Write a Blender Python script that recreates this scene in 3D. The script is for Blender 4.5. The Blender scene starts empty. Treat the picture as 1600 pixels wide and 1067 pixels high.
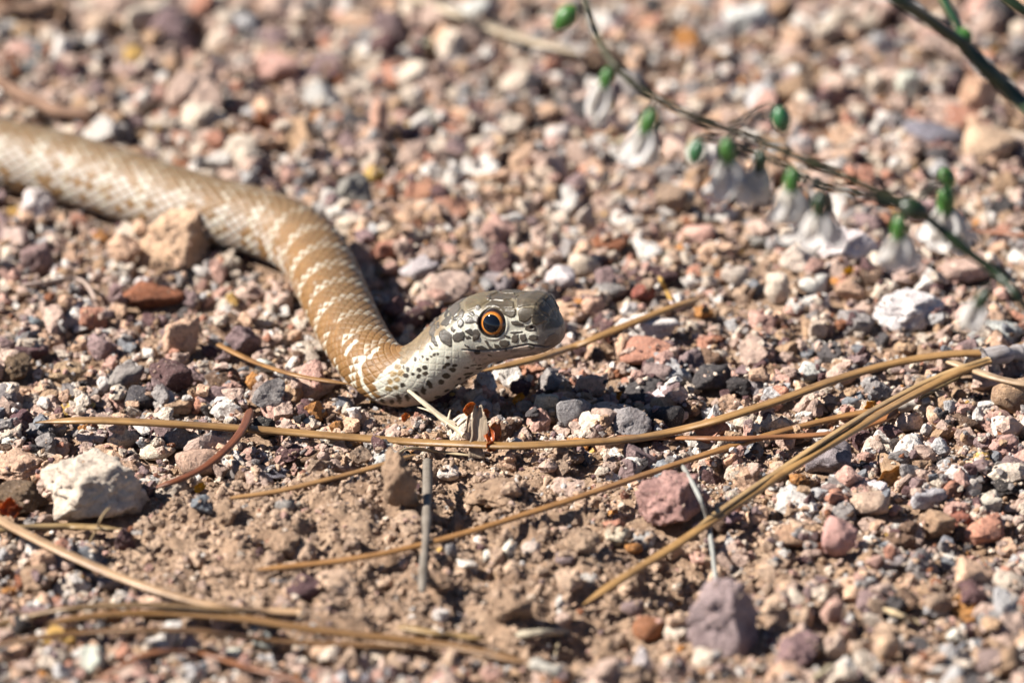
import bpy, bmesh, math, random
import numpy as np

random.seed(11)
RNG = np.random.default_rng(20240)
# ---------------------------------------------------------------- numbers: millimetres, turned to metres when a mesh is linked
MM = 0.001
PITCH = math.radians(24.0)
DIST, SPAN = 1800.0, 220.0                    # camera to ground centre, width of ground across the picture there
CAM = np.array([0.0, -DIST * math.cos(PITCH), DIST * math.sin(PITCH)])
FWD = np.array([0.0, math.cos(PITCH), -math.sin(PITCH)])
RGT = np.array([1.0, 0.0, 0.0])
UPV = np.array([0.0, math.sin(PITCH), math.cos(PITCH)])

def at(px, py, z=0.0):
    """Place of a thing on the ground plan (mm), from where it lies in the 1600 x 1067 photograph at height z."""
    d = FWD + RGT * ((px - 800.0) / 1600.0 * SPAN / DIST) + UPV * ((533.5 - py) / 1600.0 * SPAN / DIST)
    return CAM + d * ((z - CAM[2]) / d[2])

def project(P):
    q = np.asarray(P, float) - CAM
    dep = q @ FWD
    k = DIST / SPAN * 1600.0
    return np.stack([800.0 + (q @ RGT) / dep * k, 533.5 - (q @ UPV) / dep * k, dep], -1)

def smooth(a, b, x):
    t = np.clip((x - a) / (b - a), 0, 1)
    return t * t * (3 - 2 * t)

# ---------------------------------------------------------------- value noise
def _h(ix, iy, iz, seed):
    n = (ix.astype(np.int64) * 374761393 + iy.astype(np.int64) * 668265263 + iz.astype(np.int64) * 2147483647 + seed * 1274126177) & 0xFFFFFFFF
    n = ((n ^ (n >> 13)) * 1274126177) & 0xFFFFFFFF
    n = ((n ^ (n >> 16)) * 2246822519) & 0xFFFFFFFF
    return ((n ^ (n >> 15)) & 0xFFFFFF) / float(0xFFFFFF) * 2 - 1

def noise3(x, y, z, seed=0):
    x, y, z = np.broadcast_arrays(np.asarray(x, float), np.asarray(y, float), np.asarray(z, float))
    fx, fy, fz = np.floor(x), np.floor(y), np.floor(z)
    u, v, w = x - fx, y - fy, z - fz
    u, v, w = (q * q * q * (q * (q * 6 - 15) + 10) for q in (u, v, w))
    r = 0
    for dx in (0, 1):
        for dy in (0, 1):
            for dz in (0, 1):
                r = r + _h(fx + dx, fy + dy, fz + dz, seed) * (u if dx else 1 - u) * (v if dy else 1 - v) * (w if dz else 1 - w)
    return r

def fbm(x, y, z=0.0, octaves=4, seed=0, gain=0.5):
    s, a = 0, 1.0
    for o in range(octaves):
        s = s + a * noise3(np.asarray(x) * 2 ** o, np.asarray(y) * 2 ** o, np.asarray(z) * 2 ** o, seed + o * 17)
        a *= gain
    return s

def spline(P, n):
    """Catmull-Rom through P, resampled to n points evenly spaced along its length; also returns the lengths."""
    P = np.asarray(P, float)
    Q = np.vstack([2 * P[0] - P[1], P, 2 * P[-1] - P[-2]])
    out = []
    for i in range(1, len(Q) - 2):
        t = np.linspace(0, 1, 40, endpoint=False)[:, None]
        a, b, c, d = Q[i - 1], Q[i], Q[i + 1], Q[i + 2]
        out.append(0.5 * (2 * b + (c - a) * t + (2 * a - 5 * b + 4 * c - d) * t ** 2 + (3 * b - a - 3 * c + d) * t ** 3))
    out = np.vstack(out + [P[-1:]])
    L = np.concatenate([[0], np.cumsum(np.linalg.norm(np.diff(out, axis=0), axis=1))])
    s = np.linspace(0, L[-1], n)
    return np.stack([np.interp(s, L, out[:, k]) for k in range(out.shape[1])], -1), s

# ---------------------------------------------------------------- the snake's surface: t = mm behind the snout tip, phi = angle from the back (0) towards its right side
YAW, NOSE_UP = math.radians(25.0), math.radians(11.0)
HEAD_DIR = np.array([math.cos(YAW) * math.cos(NOSE_UP), -math.sin(YAW) * math.cos(NOSE_UP), math.sin(NOSE_UP)])
SNOUT = at(770, 511, 20.0) + 16.2 * HEAD_DIR

def snake_spine():
    pts = [SNOUT, SNOUT - 8 * HEAD_DIR, SNOUT - 16 * HEAD_DIR, SNOUT - 20.5 * HEAD_DIR + np.array([0, 0, -0.3])]
    for p in ((700, 545, 14.4), (674, 573, 10.2), (640, 591, 7.4), (606, 587, 6.5), (577, 562, 6.5), (552, 524, 6.5), (530, 480, 6.5), (512, 440, 6.6), (492, 402, 6.7), (458, 370, 6.8),
              (405, 349, 7.0), (340, 334, 7.2), (270, 315, 7.3), (200, 293, 7.4), (100, 263, 7.5), (0, 240, 7.6), (-120, 208, 7.8), (-260, 160, 7.8)):
        pts.append(at(*p))
    e = pts[-1]
    for dx, dy, z in ((-25, 22, 7.6), (-42, 60, 7.4), (-38, 105, 7.0), (-5, 140, 6.5), (40, 158, 6.0), (90, 168, 5.2), (140, 190, 4.2), (180, 225, 3.0), (205, 270, 1.8)):
        pts.append(np.array([e[0] + dx - 30, e[1] + dy + 30, z]))
    P, s = spline(pts, 3000)
    step = s[1] - s[0]; m = int(9.0 / step); k = np.exp(-0.5 * (np.arange(-m, m + 1) * step / 3.2) ** 2); k /= k.sum()
    Q = np.stack([np.convolve(np.pad(P[:, i], m, mode='reflect', reflect_type='odd'), k, 'valid') for i in range(3)], -1)
    w = smooth(5, 14, s)[:, None]                       # the head stays straight, the neck bends softly
    P = P * (1 - w) + Q * w
    return P, np.concatenate([[0], np.cumsum(np.linalg.norm(np.diff(P, axis=0), axis=1))])

SPINE, SPINE_T = snake_spine()
HT_ = [0, .03, .25, .6, 1, 2, 3, 3.6, 6, 10, 16, 21, 26, 31, 38, 60, 110, 160, 300, 1000]
HW = (HT_, [0, 1.2, 1.9, 2.6, 3.2, 4.2, 4.9, 5.2, 5.8, 6.5, 7.3, 7.9, 7.4, 6.7, 6.5, 6.9, 7.5, 7.8, 8.0, 8.0])
HT = (HT_, [0, 0.4, 0.8, 1.5, 2.3, 4.1, 5.8, 6.5, 7.0, 6.8, 7.0, 6.9, 6.7, 6.4, 6.4, 6.7, 7.4, 7.8, 8.0, 8.0])
HB = (HT_, [0, 1.4, 2.3, 3.1, 3.6, 4.2, 4.6, 4.8, 5.4, 6.2, 7.0, 7.6, 7.9, 7.0, 6.3, 6.3, 6.9, 7.3, 7.4, 7.4])
EYE_T, EYE_PHI = 12.7, math.radians(62)

def snake_frame(t):
    c = np.stack([np.interp(t, SPINE_T, SPINE[:, k]) for k in range(3)], -1)
    a = np.stack([np.interp(t - 0.8, SPINE_T, SPINE[:, k]) for k in range(3)], -1)
    b = np.stack([np.interp(t + 0.8, SPINE_T, SPINE[:, k]) for k in range(3)], -1)
    T = a - b
    T /= np.linalg.norm(T, axis=-1, keepdims=True)
    S = np.cross(T, np.array([0, 0, 1.0])); S /= np.linalg.norm(S, axis=-1, keepdims=True)
    U = np.cross(S, T)
    return c, T, S, U

def snake_base(t, phi):
    """Smooth surface without scales. t and phi are arrays of one shape."""
    c, T, S, U = snake_frame(t)
    tail = 1 - 0.9 * smooth(330, SPINE_T[-1], t)
    w, ht, hb = (np.interp(t, *k) for k in (HW, HT, HB))
    head = 1 - smooth(19, 31, t)
    n = 2.0 + 0.55 * head * smooth(0.0, 5.0, t) + 0.9 * np.exp(-((t - 4.0) / 3.2) ** 2) * smooth(0, 1.5, t)
    cp, sp = np.cos(phi), np.sin(phi)
    h = np.where(cp > 0, ht, hb)
    r = (np.abs(cp / np.maximum(h, 1e-6)) ** n + np.abs(sp / np.maximum(w, 1e-6)) ** n) ** (-1 / n) * tail
    ap = np.abs(np.angle(np.exp(1j * phi)))
    g = lambda t0, p0, st, sp_: np.exp(-((t - t0) / st) ** 2 - ((ap - math.radians(p0)) / math.radians(sp_)) ** 2)
    r = r + 0.5 * g(11.8, 38, 4.2, 8) - 0.5 * g(6.5, 72, 2.6, 12) - 0.35 * g(EYE_T, 62, 2.8, 22) + 0.35 * g(19.5, 88, 4.5, 22) - 0.55 * g(25, 20, 3.5, 60)
    r = r - 0.25 * g(12, 0, 5, 22)
    return c + U * (r * cp)[..., None] + S * (r * sp)[..., None]
# ---------------------------------------------------------------- camera, sky, sun, exposure
scene = bpy.context.scene
COL = scene.collection
cam_data = bpy.data.cameras.new('camera')
cam = bpy.data.objects.new('camera', cam_data); COL.objects.link(cam)
cam.location = CAM * MM
cam.rotation_euler = (math.pi / 2 - PITCH, 0, 0)
cam_data.sensor_width = 36.0
cam_data.lens = 36.0 * DIST / SPAN
cam_data.clip_start, cam_data.clip_end = 0.05, 100.0
cam_data.dof.use_dof = True
cam_data.dof.focus_distance = (float((at(770, 503, 21.0) - CAM) @ FWD) - 9.0) * MM      # the near side of the head
cam_data.dof.aperture_fstop = 11.0
scene.camera = cam

SUN_ELEV, SUN_AZ = math.radians(41.0), math.radians(183.0)   # azimuth of the sun seen from the scene, from +X counter-clockwise
world = bpy.data.worlds.new('World'); scene.world = world; world.use_nodes = True
wn = world.node_tree
sky = wn.nodes.new('ShaderNodeTexSky'); sky.sky_type = 'NISHITA'; sky.sun_disc = False
sky.altitude = 2200.0; sky.dust_density = 0.2; sky.air_density = 0.7       # dry highland air: a deep, dark blue sky
sky.sun_elevation = SUN_ELEV
sky.sun_rotation = math.pi / 2 - SUN_AZ
bg = wn.nodes['Background']; bg.inputs['Strength'].default_value = 0.05
wn.links.new(sky.outputs['Color'], bg.inputs['Color'])
sun_data = bpy.data.lights.new('sun', 'SUN'); sun_data.energy = 5.0; sun_data.angle = math.radians(0.53); sun_data.color = (1.0, 0.95, 0.87)
sun = bpy.data.objects.new('sun', sun_data); COL.objects.link(sun)
sun.rotation_euler = (0, math.pi / 2 - SUN_ELEV, SUN_AZ)     # a sun lamp shines down its -Z
sun.location = (-1, 0, 1)
scene.view_settings.view_transform = 'Standard'; scene.view_settings.look = 'None'
scene.view_settings.exposure = 1.38; scene.view_settings.gamma = 1.0; scene.view_settings.use_curve_mapping = False
scene.cycles.use_denoising = True
scene.cycles.max_bounces = 6; scene.cycles.diffuse_bounces = 3

# ---------------------------------------------------------------- linking helpers
def tag(o, label=None, category=None, group=None, kind=None):
    if label: o['label'] = label
    if category: o['category'] = category
    if group: o['group'] = group
    if kind: o['kind'] = kind
    return o

def empty(name, loc):
    o = bpy.data.objects.new(name, None); COL.objects.link(o)
    o.location = np.asarray(loc) * MM; o.empty_display_size = 0.005
    return o

def mesh_data(name, V, F, smooth_shade=True, uv=None, mats=(), colors=None, origin=(0, 0, 0)):
    V = (np.asarray(V, float) - np.asarray(origin, float)) * MM
    me = bpy.data.meshes.new(name)
    F = np.asarray(F)
    n, m = len(V), len(F)
    me.vertices.add(n); me.vertices.foreach_set('co', V.astype(np.float32).ravel())
    k = F.shape[1]
    me.loops.add(m * k); me.loops.foreach_set('vertex_index', F.astype(np.int32).ravel())
    me.polygons.add(m); me.polygons.foreach_set('loop_start', np.arange(m, dtype=np.int32) * k)
    try: me.polygons.foreach_set('loop_total', np.full(m, k, np.int32))
    except Exception: pass
    if uv is not None:
        L = me.uv_layers.new(name='UVMap'); L.data.foreach_set('uv', np.asarray(uv, np.float32)[F.ravel()].ravel())
    if colors is not None:
        A = me.color_attributes.new('skin', 'FLOAT_COLOR', 'POINT')
        A.data.foreach_set('color', (colors if colors.shape[1] == 4 else np.hstack([colors, np.ones((n, 1))])).astype(np.float32).ravel())
    me.update(calc_edges=True); me.validate()
    me.polygons.foreach_set('use_smooth', np.full(len(me.polygons), smooth_shade))
    for mt in mats: me.materials.append(mt)
    return me

def link(name, me, parent=None, loc=None, color=None):
    o = bpy.data.objects.new(name, me); COL.objects.link(o)
    if loc is not None: o.location = np.asarray(loc, float) * MM
    if parent is not None: o.parent = parent
    if color is not None: o.color = (*color, 1.0)
    return o

# ---------------------------------------------------------------- materials
def new_mat(name):
    m = bpy.data.materials.new(name); m.use_nodes = True
    nt = m.node_tree; b = nt.nodes['Principled BSDF']
    return m, nt, b

def node(nt, kind, **kw):
    n = nt.nodes.new(kind)
    for k, v in kw.items():
        if k in n.inputs: n.inputs[k].default_value = v
        else: setattr(n, k, v)
    return n

def math_node(nt, op, a, b=None, clamp=False):
    n = nt.nodes.new('ShaderNodeMath'); n.operation = op; n.use_clamp = clamp
    for i, v in enumerate((a, b)):
        if v is None: continue
        if isinstance(v, (int, float)): n.inputs[i].default_value = v
        else: nt.links.new(v, n.inputs[i])
    return n.outputs[0]

def ramp(nt, fac, stops):
    r = nt.nodes.new('ShaderNodeValToRGB'); nt.links.new(fac, r.inputs[0])
    el = r.color_ramp.elements
    while len(el) < len(stops): el.new(0.5)
    for e, (p, c) in zip(el, stops):
        e.position = p; e.color = (*c, 1.0) if len(c) == 3 else c
    return r.outputs[0]

def mix(nt, fac, a, b, mode='MIX'):
    n = nt.nodes.new('ShaderNodeMix'); n.data_type = 'RGBA'; n.blend_type = mode
    for i, v in ((0, fac), (6, a), (7, b)):
        if isinstance(v, (int, float)): n.inputs[i].default_value = v
        elif isinstance(v, tuple): n.inputs[i].default_value = (*v, 1.0)
        else: nt.links.new(v, n.inputs[i])
    return n.outputs[2]

def noise_tex(nt, vec, scale, detail=4.0, rough=0.6):
    n = nt.nodes.new('ShaderNodeTexNoise'); n.inputs['Scale'].default_value = scale
    n.inputs['Detail'].default_value = detail; n.inputs['Roughness'].default_value = rough
    nt.links.new(vec, n.inputs['Vector'])
    return n.outputs['Fac']

def bump(nt, height, strength, dist, b):
    n = nt.nodes.new('ShaderNodeBump'); n.inputs['Strength'].default_value = strength; n.inputs['Distance'].default_value = dist
    nt.links.new(height, n.inputs['Height']); nt.links.new(n.outputs[0], b.inputs['Normal'])
    return n

def stone_material(name, instanced):
    m, nt, b = new_mat(name)
    geo = node(nt, 'ShaderNodeNewGeometry'); pos = geo.outputs['Position']
    if instanced:
        a = node(nt, 'ShaderNodeAttribute', attribute_type='INSTANCER', attribute_name='tint'); base = a.outputs['Color']
    else:
        a = node(nt, 'ShaderNodeObjectInfo'); base = a.outputs['Color']
    rnd = node(nt, 'ShaderNodeObjectInfo').outputs['Random']
    off = node(nt, 'ShaderNodeVectorMath', operation='ADD')
    k = math_node(nt, 'MULTIPLY', rnd, 3.7)
    nt.links.new(pos, off.inputs[0]); nt.links.new(k, off.inputs[1])
    v = off.outputs[0]
    broad = noise_tex(nt, v, 330, 3, 0.55)
    mid = noise_tex(nt, v, 1100, 5, 0.68)
    fine = noise_tex(nt, v, 3600, 3, 0.7)
    c = mix(nt, 1.0, base, ramp(nt, broad, [(0.28, (0.70, 0.66, 0.66)), (0.5, (1.0, 1.0, 1.0)), (0.72, (1.20, 1.19, 1.16))]), 'MULTIPLY')
    c = mix(nt, 1.0, c, ramp(nt, mid, [(0.30, (0.60, 0.56, 0.55)), (0.47, (1.0, 1.0, 1.0)), (0.70, (1.22, 1.2, 1.18))]), 'MULTIPLY')
    # dark mineral grains and pale grains, a different amount on every stone
    spk = ramp(nt, math_node(nt, 'ADD', fine, math_node(nt, 'MULTIPLY', rnd, 0.10)), [(0.66, (0, 0, 0)), (0.72, (1, 1, 1))])
    c = mix(nt, math_node(nt, 'MULTIPLY', spk, 0.7), c, (0.075, 0.06, 0.058))
    pale = ramp(nt, noise_tex(nt, v, 2500, 2, 0.6), [(0.64, (0, 0, 0)), (0.70, (1, 1, 1))])
    c = mix(nt, math_node(nt, 'MULTIPLY', pale, 0.5), c, (0.58, 0.50, 0.43))
    nt.links.new(c, b.inputs['Base Color'])
    b.inputs['Roughness'].default_value = 0.82
    b.inputs['Specular IOR Level'].default_value = 0.35
    h = math_node(nt, 'ADD', math_node(nt, 'ADD', math_node(nt, 'MULTIPLY', mid, 1.0), math_node(nt, 'MULTIPLY', broad, 1.6)), math_node(nt, 'MULTIPLY', fine, 0.35))
    bump(nt, h, 1.0, 0.0009, b)
    return m

def soil_material():
    m, nt, b = new_mat('sandy_soil')
    pos = node(nt, 'ShaderNodeNewGeometry').outputs['Position']
    a = noise_tex(nt, pos, 60, 4, 0.6); c_ = noise_tex(nt, pos, 900, 6, 0.7); f = noise_tex(nt, pos, 3500, 3, 0.7)
    c = ramp(nt, a, [(0.3, (0.25, 0.16, 0.105)), (0.55, (0.34, 0.23, 0.155)), (0.75, (0.41, 0.295, 0.21))])
    c = mix(nt, 1.0, c, ramp(nt, c_, [(0.3, (0.6, 0.56, 0.54)), (0.5, (1, 1, 1)), (0.72, (1.3, 1.26, 1.22))]), 'MULTIPLY')
    c = mix(nt, math_node(nt, 'MULTIPLY', ramp(nt, f, [(0.6, (0, 0, 0)), (0.7, (1, 1, 1))]), 0.5), c, (0.60, 0.47, 0.37))
    nt.links.new(c, b.inputs['Base Color']); b.inputs['Roughness'].default_value = 0.95; b.inputs['Specular IOR Level'].default_value = 0.2
    bump(nt, math_node(nt, 'ADD', c_, math_node(nt, 'MULTIPLY', f, 0.5)), 1.0, 0.0009, b)
    return m

def skin_material():
    m, nt, b = new_mat('snake_skin')
    a = node(nt, 'ShaderNodeAttribute', attribute_name='skin')
    pos = node(nt, 'ShaderNodeNewGeometry').outputs['Position']
    n1 = noise_tex(nt, pos, 2600, 4, 0.65); n2 = noise_tex(nt, pos, 700, 3, 0.6)
    c = mix(nt, 1.0, a.outputs['Color'], ramp(nt, n1, [(0.3, (0.78, 0.77, 0.75)), (0.5, (1, 1, 1)), (0.7, (1.13, 1.12, 1.1))]), 'MULTIPLY')
    c = mix(nt, 1.0, c, ramp(nt, n2, [(0.3, (0.88, 0.87, 0.86)), (0.5, (1, 1, 1)), (0.7, (1.08, 1.08, 1.08))]), 'MULTIPLY')
    nt.links.new(c, b.inputs['Base Color'])
    nt.links.new(math_node(nt, 'SUBTRACT', math_node(nt, 'ADD', math_node(nt, 'MULTIPLY', n2, 0.4), 0.32), math_node(nt, 'MULTIPLY', a.outputs['Alpha'], 0.10)), b.inputs['Roughness'])   # the head's plates are glossier than the body
    nt.links.new(math_node(nt, 'ADD', math_node(nt, 'MULTIPLY', a.outputs['Alpha'], 0.15), 0.34), b.inputs['Specular IOR Level'])
    b.inputs['Subsurface Weight'].default_value = 0.06; b.inputs['Subsurface Scale'].default_value = 0.0006
    bump(nt, n1, 0.28, 0.00025, b)
    return m

def plain_material(name, color, rough=0.5, spec=0.5, scale=1500, amount=0.25, bumpy=0.3):
    m, nt, b = new_mat(name)
    pos = node(nt, 'ShaderNodeNewGeometry').outputs['Position']
    n = noise_tex(nt, pos, scale, 4, 0.6)
    lo, hi = 1 - amount, 1 + amount
    c = mix(nt, 1.0, color, ramp(nt, n, [(0.3, (lo,) * 3), (0.5, (1, 1, 1)), (0.7, (hi,) * 3)]), 'MULTIPLY')
    nt.links.new(c, b.inputs['Base Color']); b.inputs['Roughness'].default_value = rough; b.inputs['Specular IOR Level'].default_value = spec
    bump(nt, n, bumpy, 0.0002, b)
    return m

def fibre_material(name, rough=0.42, spec=0.5):
    """Dead needles, straws and twigs: the object's colour with fine streaks that run along the strand (UV x along in mm, y across)."""
    m, nt, b = new_mat(name)
    oi = node(nt, 'ShaderNodeObjectInfo')
    uv = node(nt, 'ShaderNodeUVMap'); uv.uv_map = 'UVMap'
    mp = node(nt, 'ShaderNodeMapping'); mp.inputs['Scale'].default_value = (0.06, 26.0, 1.0)
    nt.links.new(uv.outputs[0], mp.inputs[0])
    off = node(nt, 'ShaderNodeVectorMath', operation='ADD')
    nt.links.new(mp.outputs[0], off.inputs[0]); nt.links.new(math_node(nt, 'MULTIPLY', oi.outputs['Random'], 40.0), off.inputs[1])
    st = noise_tex(nt, off.outputs[0], 1.0, 4, 0.65)
    pos = node(nt, 'ShaderNodeNewGeometry').outputs['Position']
    bl = noise_tex(nt, pos, 160, 4, 0.65)
    c = mix(nt, 1.0, oi.outputs['Color'], ramp(nt, st, [(0.3, (0.55, 0.50, 0.46)), (0.5, (1, 1, 1)), (0.72, (1.35, 1.34, 1.3))]), 'MULTIPLY')
    c = mix(nt, 1.0, c, ramp(nt, bl, [(0.3, (0.62, 0.58, 0.55)), (0.5, (1, 1, 1)), (0.72, (1.2, 1.2, 1.2))]), 'MULTIPLY')
    nt.links.new(c, b.inputs['Base Color']); b.inputs['Roughness'].default_value = rough; b.inputs['Specular IOR Level'].default_value = spec
    bump(nt, st, 0.45, 0.00022, b)
    return m

M_STONE = stone_material('mottled_stone', False)
M_GRAVEL = stone_material('mottled_gravel', True)
M_SOIL = soil_material()
M_SKIN = skin_material()
M_FIBRE = fibre_material('dry_fibre')
M_WOOD = fibre_material('weathered_wood', 0.85, 0.2)
# ---------------------------------------------------------------- ground: sandy soil with hollows and crumbly mounds
def gauss(x, y, px, py, rx, ry):
    c = at(px, py, 0)
    return np.exp(-((x - c[0]) / rx) ** 2 - ((y - c[1]) / ry) ** 2)

def soil_mask(x, y):
    """Where loose loam covers the gravel."""
    m = 1.15 * gauss(x, y, 520, 850, 38, 30) + 0.9 * gauss(x, y, 320, 850, 22, 22) + 0.9 * gauss(x, y, 760, 860, 26, 40) + 0.8 * gauss(x, y, 900, 930, 22, 34) \
        + 0.6 * gauss(x, y, 1080, 900, 20, 24) + 0.55 * gauss(x, y, 1120, 380, 24, 40) + 0.45 * gauss(x, y, 1400, 960, 22, 26) + 0.7 * gauss(x, y, 640, 1000, 34, 18) + 0.6 * gauss(x, y, 700, 745, 26, 12)
    return np.clip(m + 0.25 * fbm(x / 14, y / 14, 0, 3, 5), 0, 1)

def ground_height(x, y):
    h = 1.5 * fbm(x / 55, y / 55, 0, 3, 1) + 0.45 * fbm(x / 9, y / 9, 0, 3, 2)
    h = h + 4.2 * gauss(x, y, 560, 815, 34, 17) + 2.4 * gauss(x, y, 330, 850, 22, 18) + 2.6 * gauss(x, y, 800, 880, 20, 24) + 1.6 * gauss(x, y, 1320, 420, 26, 22)
    h = h - 5.5 * gauss(x, y, 708, 815, 6, 15) - 7.0 * gauss(x, y, 1065, 905, 13, 17) - 6.0 * gauss(x, y, 915, 990, 14, 15) + 2.2 * gauss(x, y, 940, 890, 10, 10) - 2.6 * gauss(x, y, 130, 845, 14, 8) \
        - 4.6 * gauss(x, y, 570, 1022, 26, 9) - 2.4 * gauss(x, y, 130, 925, 14, 8) - 2.6 * gauss(x, y, 1540, 1010, 14, 14) - 2.2 * gauss(x, y, 1360, 985, 11, 10)
    m = soil_mask(x, y)
    h = h + m * (1.7 * np.maximum(fbm(x / 5.0, y / 5.0, 0, 4, 8, 0.6), -0.45) + 0.6)
    return h

def ground_axis(lo, hi, step, far):
    core = np.arange(lo, hi + step, step)
    k = step * 1.35 ** np.arange(1, 60); out = np.cumsum(k); out = out[out < far]
    return np.concatenate([lo - out[::-1], core, hi + out])

gx, gy = ground_axis(-150, 150, 0.75, 6000), ground_axis(-215, 290, 0.75, 9000)
GX, GY = np.meshgrid(gx, gy, indexing='ij')
near = np.exp(-(np.maximum(0, np.hypot(GX, GY - 40) - 600) / 500) ** 2)
GZ = ground_height(GX, GY) * near
nx, ny = len(gx), len(gy)
I = np.arange(nx * ny).reshape(nx, ny)
GF = np.stack([I[:-1, :-1], I[1:, :-1], I[1:, 1:], I[:-1, 1:]], -1).reshape(-1, 4)
ground = link('ground', mesh_data('ground', np.stack([GX, GY, GZ], -1).reshape(-1, 3), GF, mats=(M_SOIL,)))
tag(ground, 'sandy brown soil under the gravel, loamy and bare around the upright grey twig', 'ground', kind='structure')

# relief of everything laid so far, so that stones rest on one another and needles rest on stones
HX0, HY0, HS = -175.0, -235.0, 0.5
HNX, HNY = 700, 1130
_hx = HX0 + HS * np.arange(HNX); _hy = HY0 + HS * np.arange(HNY)
RELIEF = ground_height(*np.meshgrid(_hx, _hy, indexing='ij'))
BARE = RELIEF.copy()

def relief(x, y, grid=None):
    g = RELIEF if grid is None else grid
    i = np.clip(np.round((np.asarray(x) - HX0) / HS).astype(int), 0, HNX - 1)
    j = np.clip(np.round((np.asarray(y) - HY0) / HS).astype(int), 0, HNY - 1)
    return g[i, j]

def splat(x, y, z, a, b, c, rot=0.0):
    r = max(a, b)
    i0, i1 = int((x - r - HX0) / HS), int((x + r - HX0) / HS) + 2
    j0, j1 = int((y - r - HY0) / HS), int((y + r - HY0) / HS) + 2
    i0, j0, i1, j1 = max(i0, 0), max(j0, 0), min(i1, HNX), min(j1, HNY)
    if i1 <= i0 or j1 <= j0: return
    dx = (_hx[i0:i1] - x)[:, None]; dy = (_hy[j0:j1] - y)[None, :]
    cr, sr = math.cos(rot), math.sin(rot)
    q = 1 - ((dx * cr + dy * sr) / a) ** 2 - ((dy * cr - dx * sr) / b) ** 2
    top = np.where(q > 0, z + c * np.sqrt(np.maximum(q, 0)) * 0.92, -1e9)
    RELIEF[i0:i1, j0:j1] = np.maximum(RELIEF[i0:i1, j0:j1], top)
# markings of the skin, drawn on the snake itself: (mm behind the snout tip, degrees from the back towards the flank), the same on both sides
SKIN_TAN = [
    [(19.2, 19), (19.5, -11), (17.3, -10), (15.6, -9), (14.5, 15), (15.5, 33), (16.8, 37), (18, 40), (18.7, 34)],
]
SKIN_PLATE = [
    [(14.7, 35), (14.1, 20), (12.6, 12), (10.2, 15), (8.9, 22), (7.9, 37), (9.4, 38), (11, 39), (12.8, 35), (14, 37)],
    [(10.7, 41), (7.5, 40), (7.4, 46), (7.8, 51), (8.6, 52), (9.9, 47)],
    [(14.4, 9), (15.9, -4), (15, -17), (11.2, -20), (9.2, 0), (8.9, 13), (10.1, 7), (12.4, 5)],
    [(8.5, 11), (8.9, -10), (6.7, -16), (4.5, -22), (2.95, -22), (2.78, -17), (3.6, 27), (6, 34), (6.9, 36), (7.6, 27)],
    [(6.7, 41), (5.8, 37), (4.2, 35), (3.6, 36), (2.7, 40), (3.6, 47), (4.1, 51), (4.6, 56), (5.5, 59), (6.6, 57), (6.7, 49)],
    [(3.4, 27), (2.62, -15), (2.2, -26), (1.61, -31), (1.78, -4), (2.03, 29), (2.36, 33), (3, 31)],
    [(3.8, 48), (3.4, 47), (2.28, 39), (1.86, 41), (1.86, 53), (2.28, 59), (3.2, 64), (3.8, 62), (4, 54)],
    [(1.53, 43), (0.86, 15), (0.36, -23), (1.78, -108), (0.45, 83), (1.7, 74), (2.03, 75), (1.95, 65), (1.45, 48)],
    [(1.86, 27), (1.53, -1), (1.28, -29), (0.7, -40), (1.03, 3), (1.7, 34)],
]
SKIN_ROSTRAL = [
    [(2.28, 108), (1.45, 98), (0.53, 98), (0.11, 127), (0.45, 152), (1.28, 153), (2.2, 138), (3.2, 128), (2.7, 118)],
]
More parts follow.
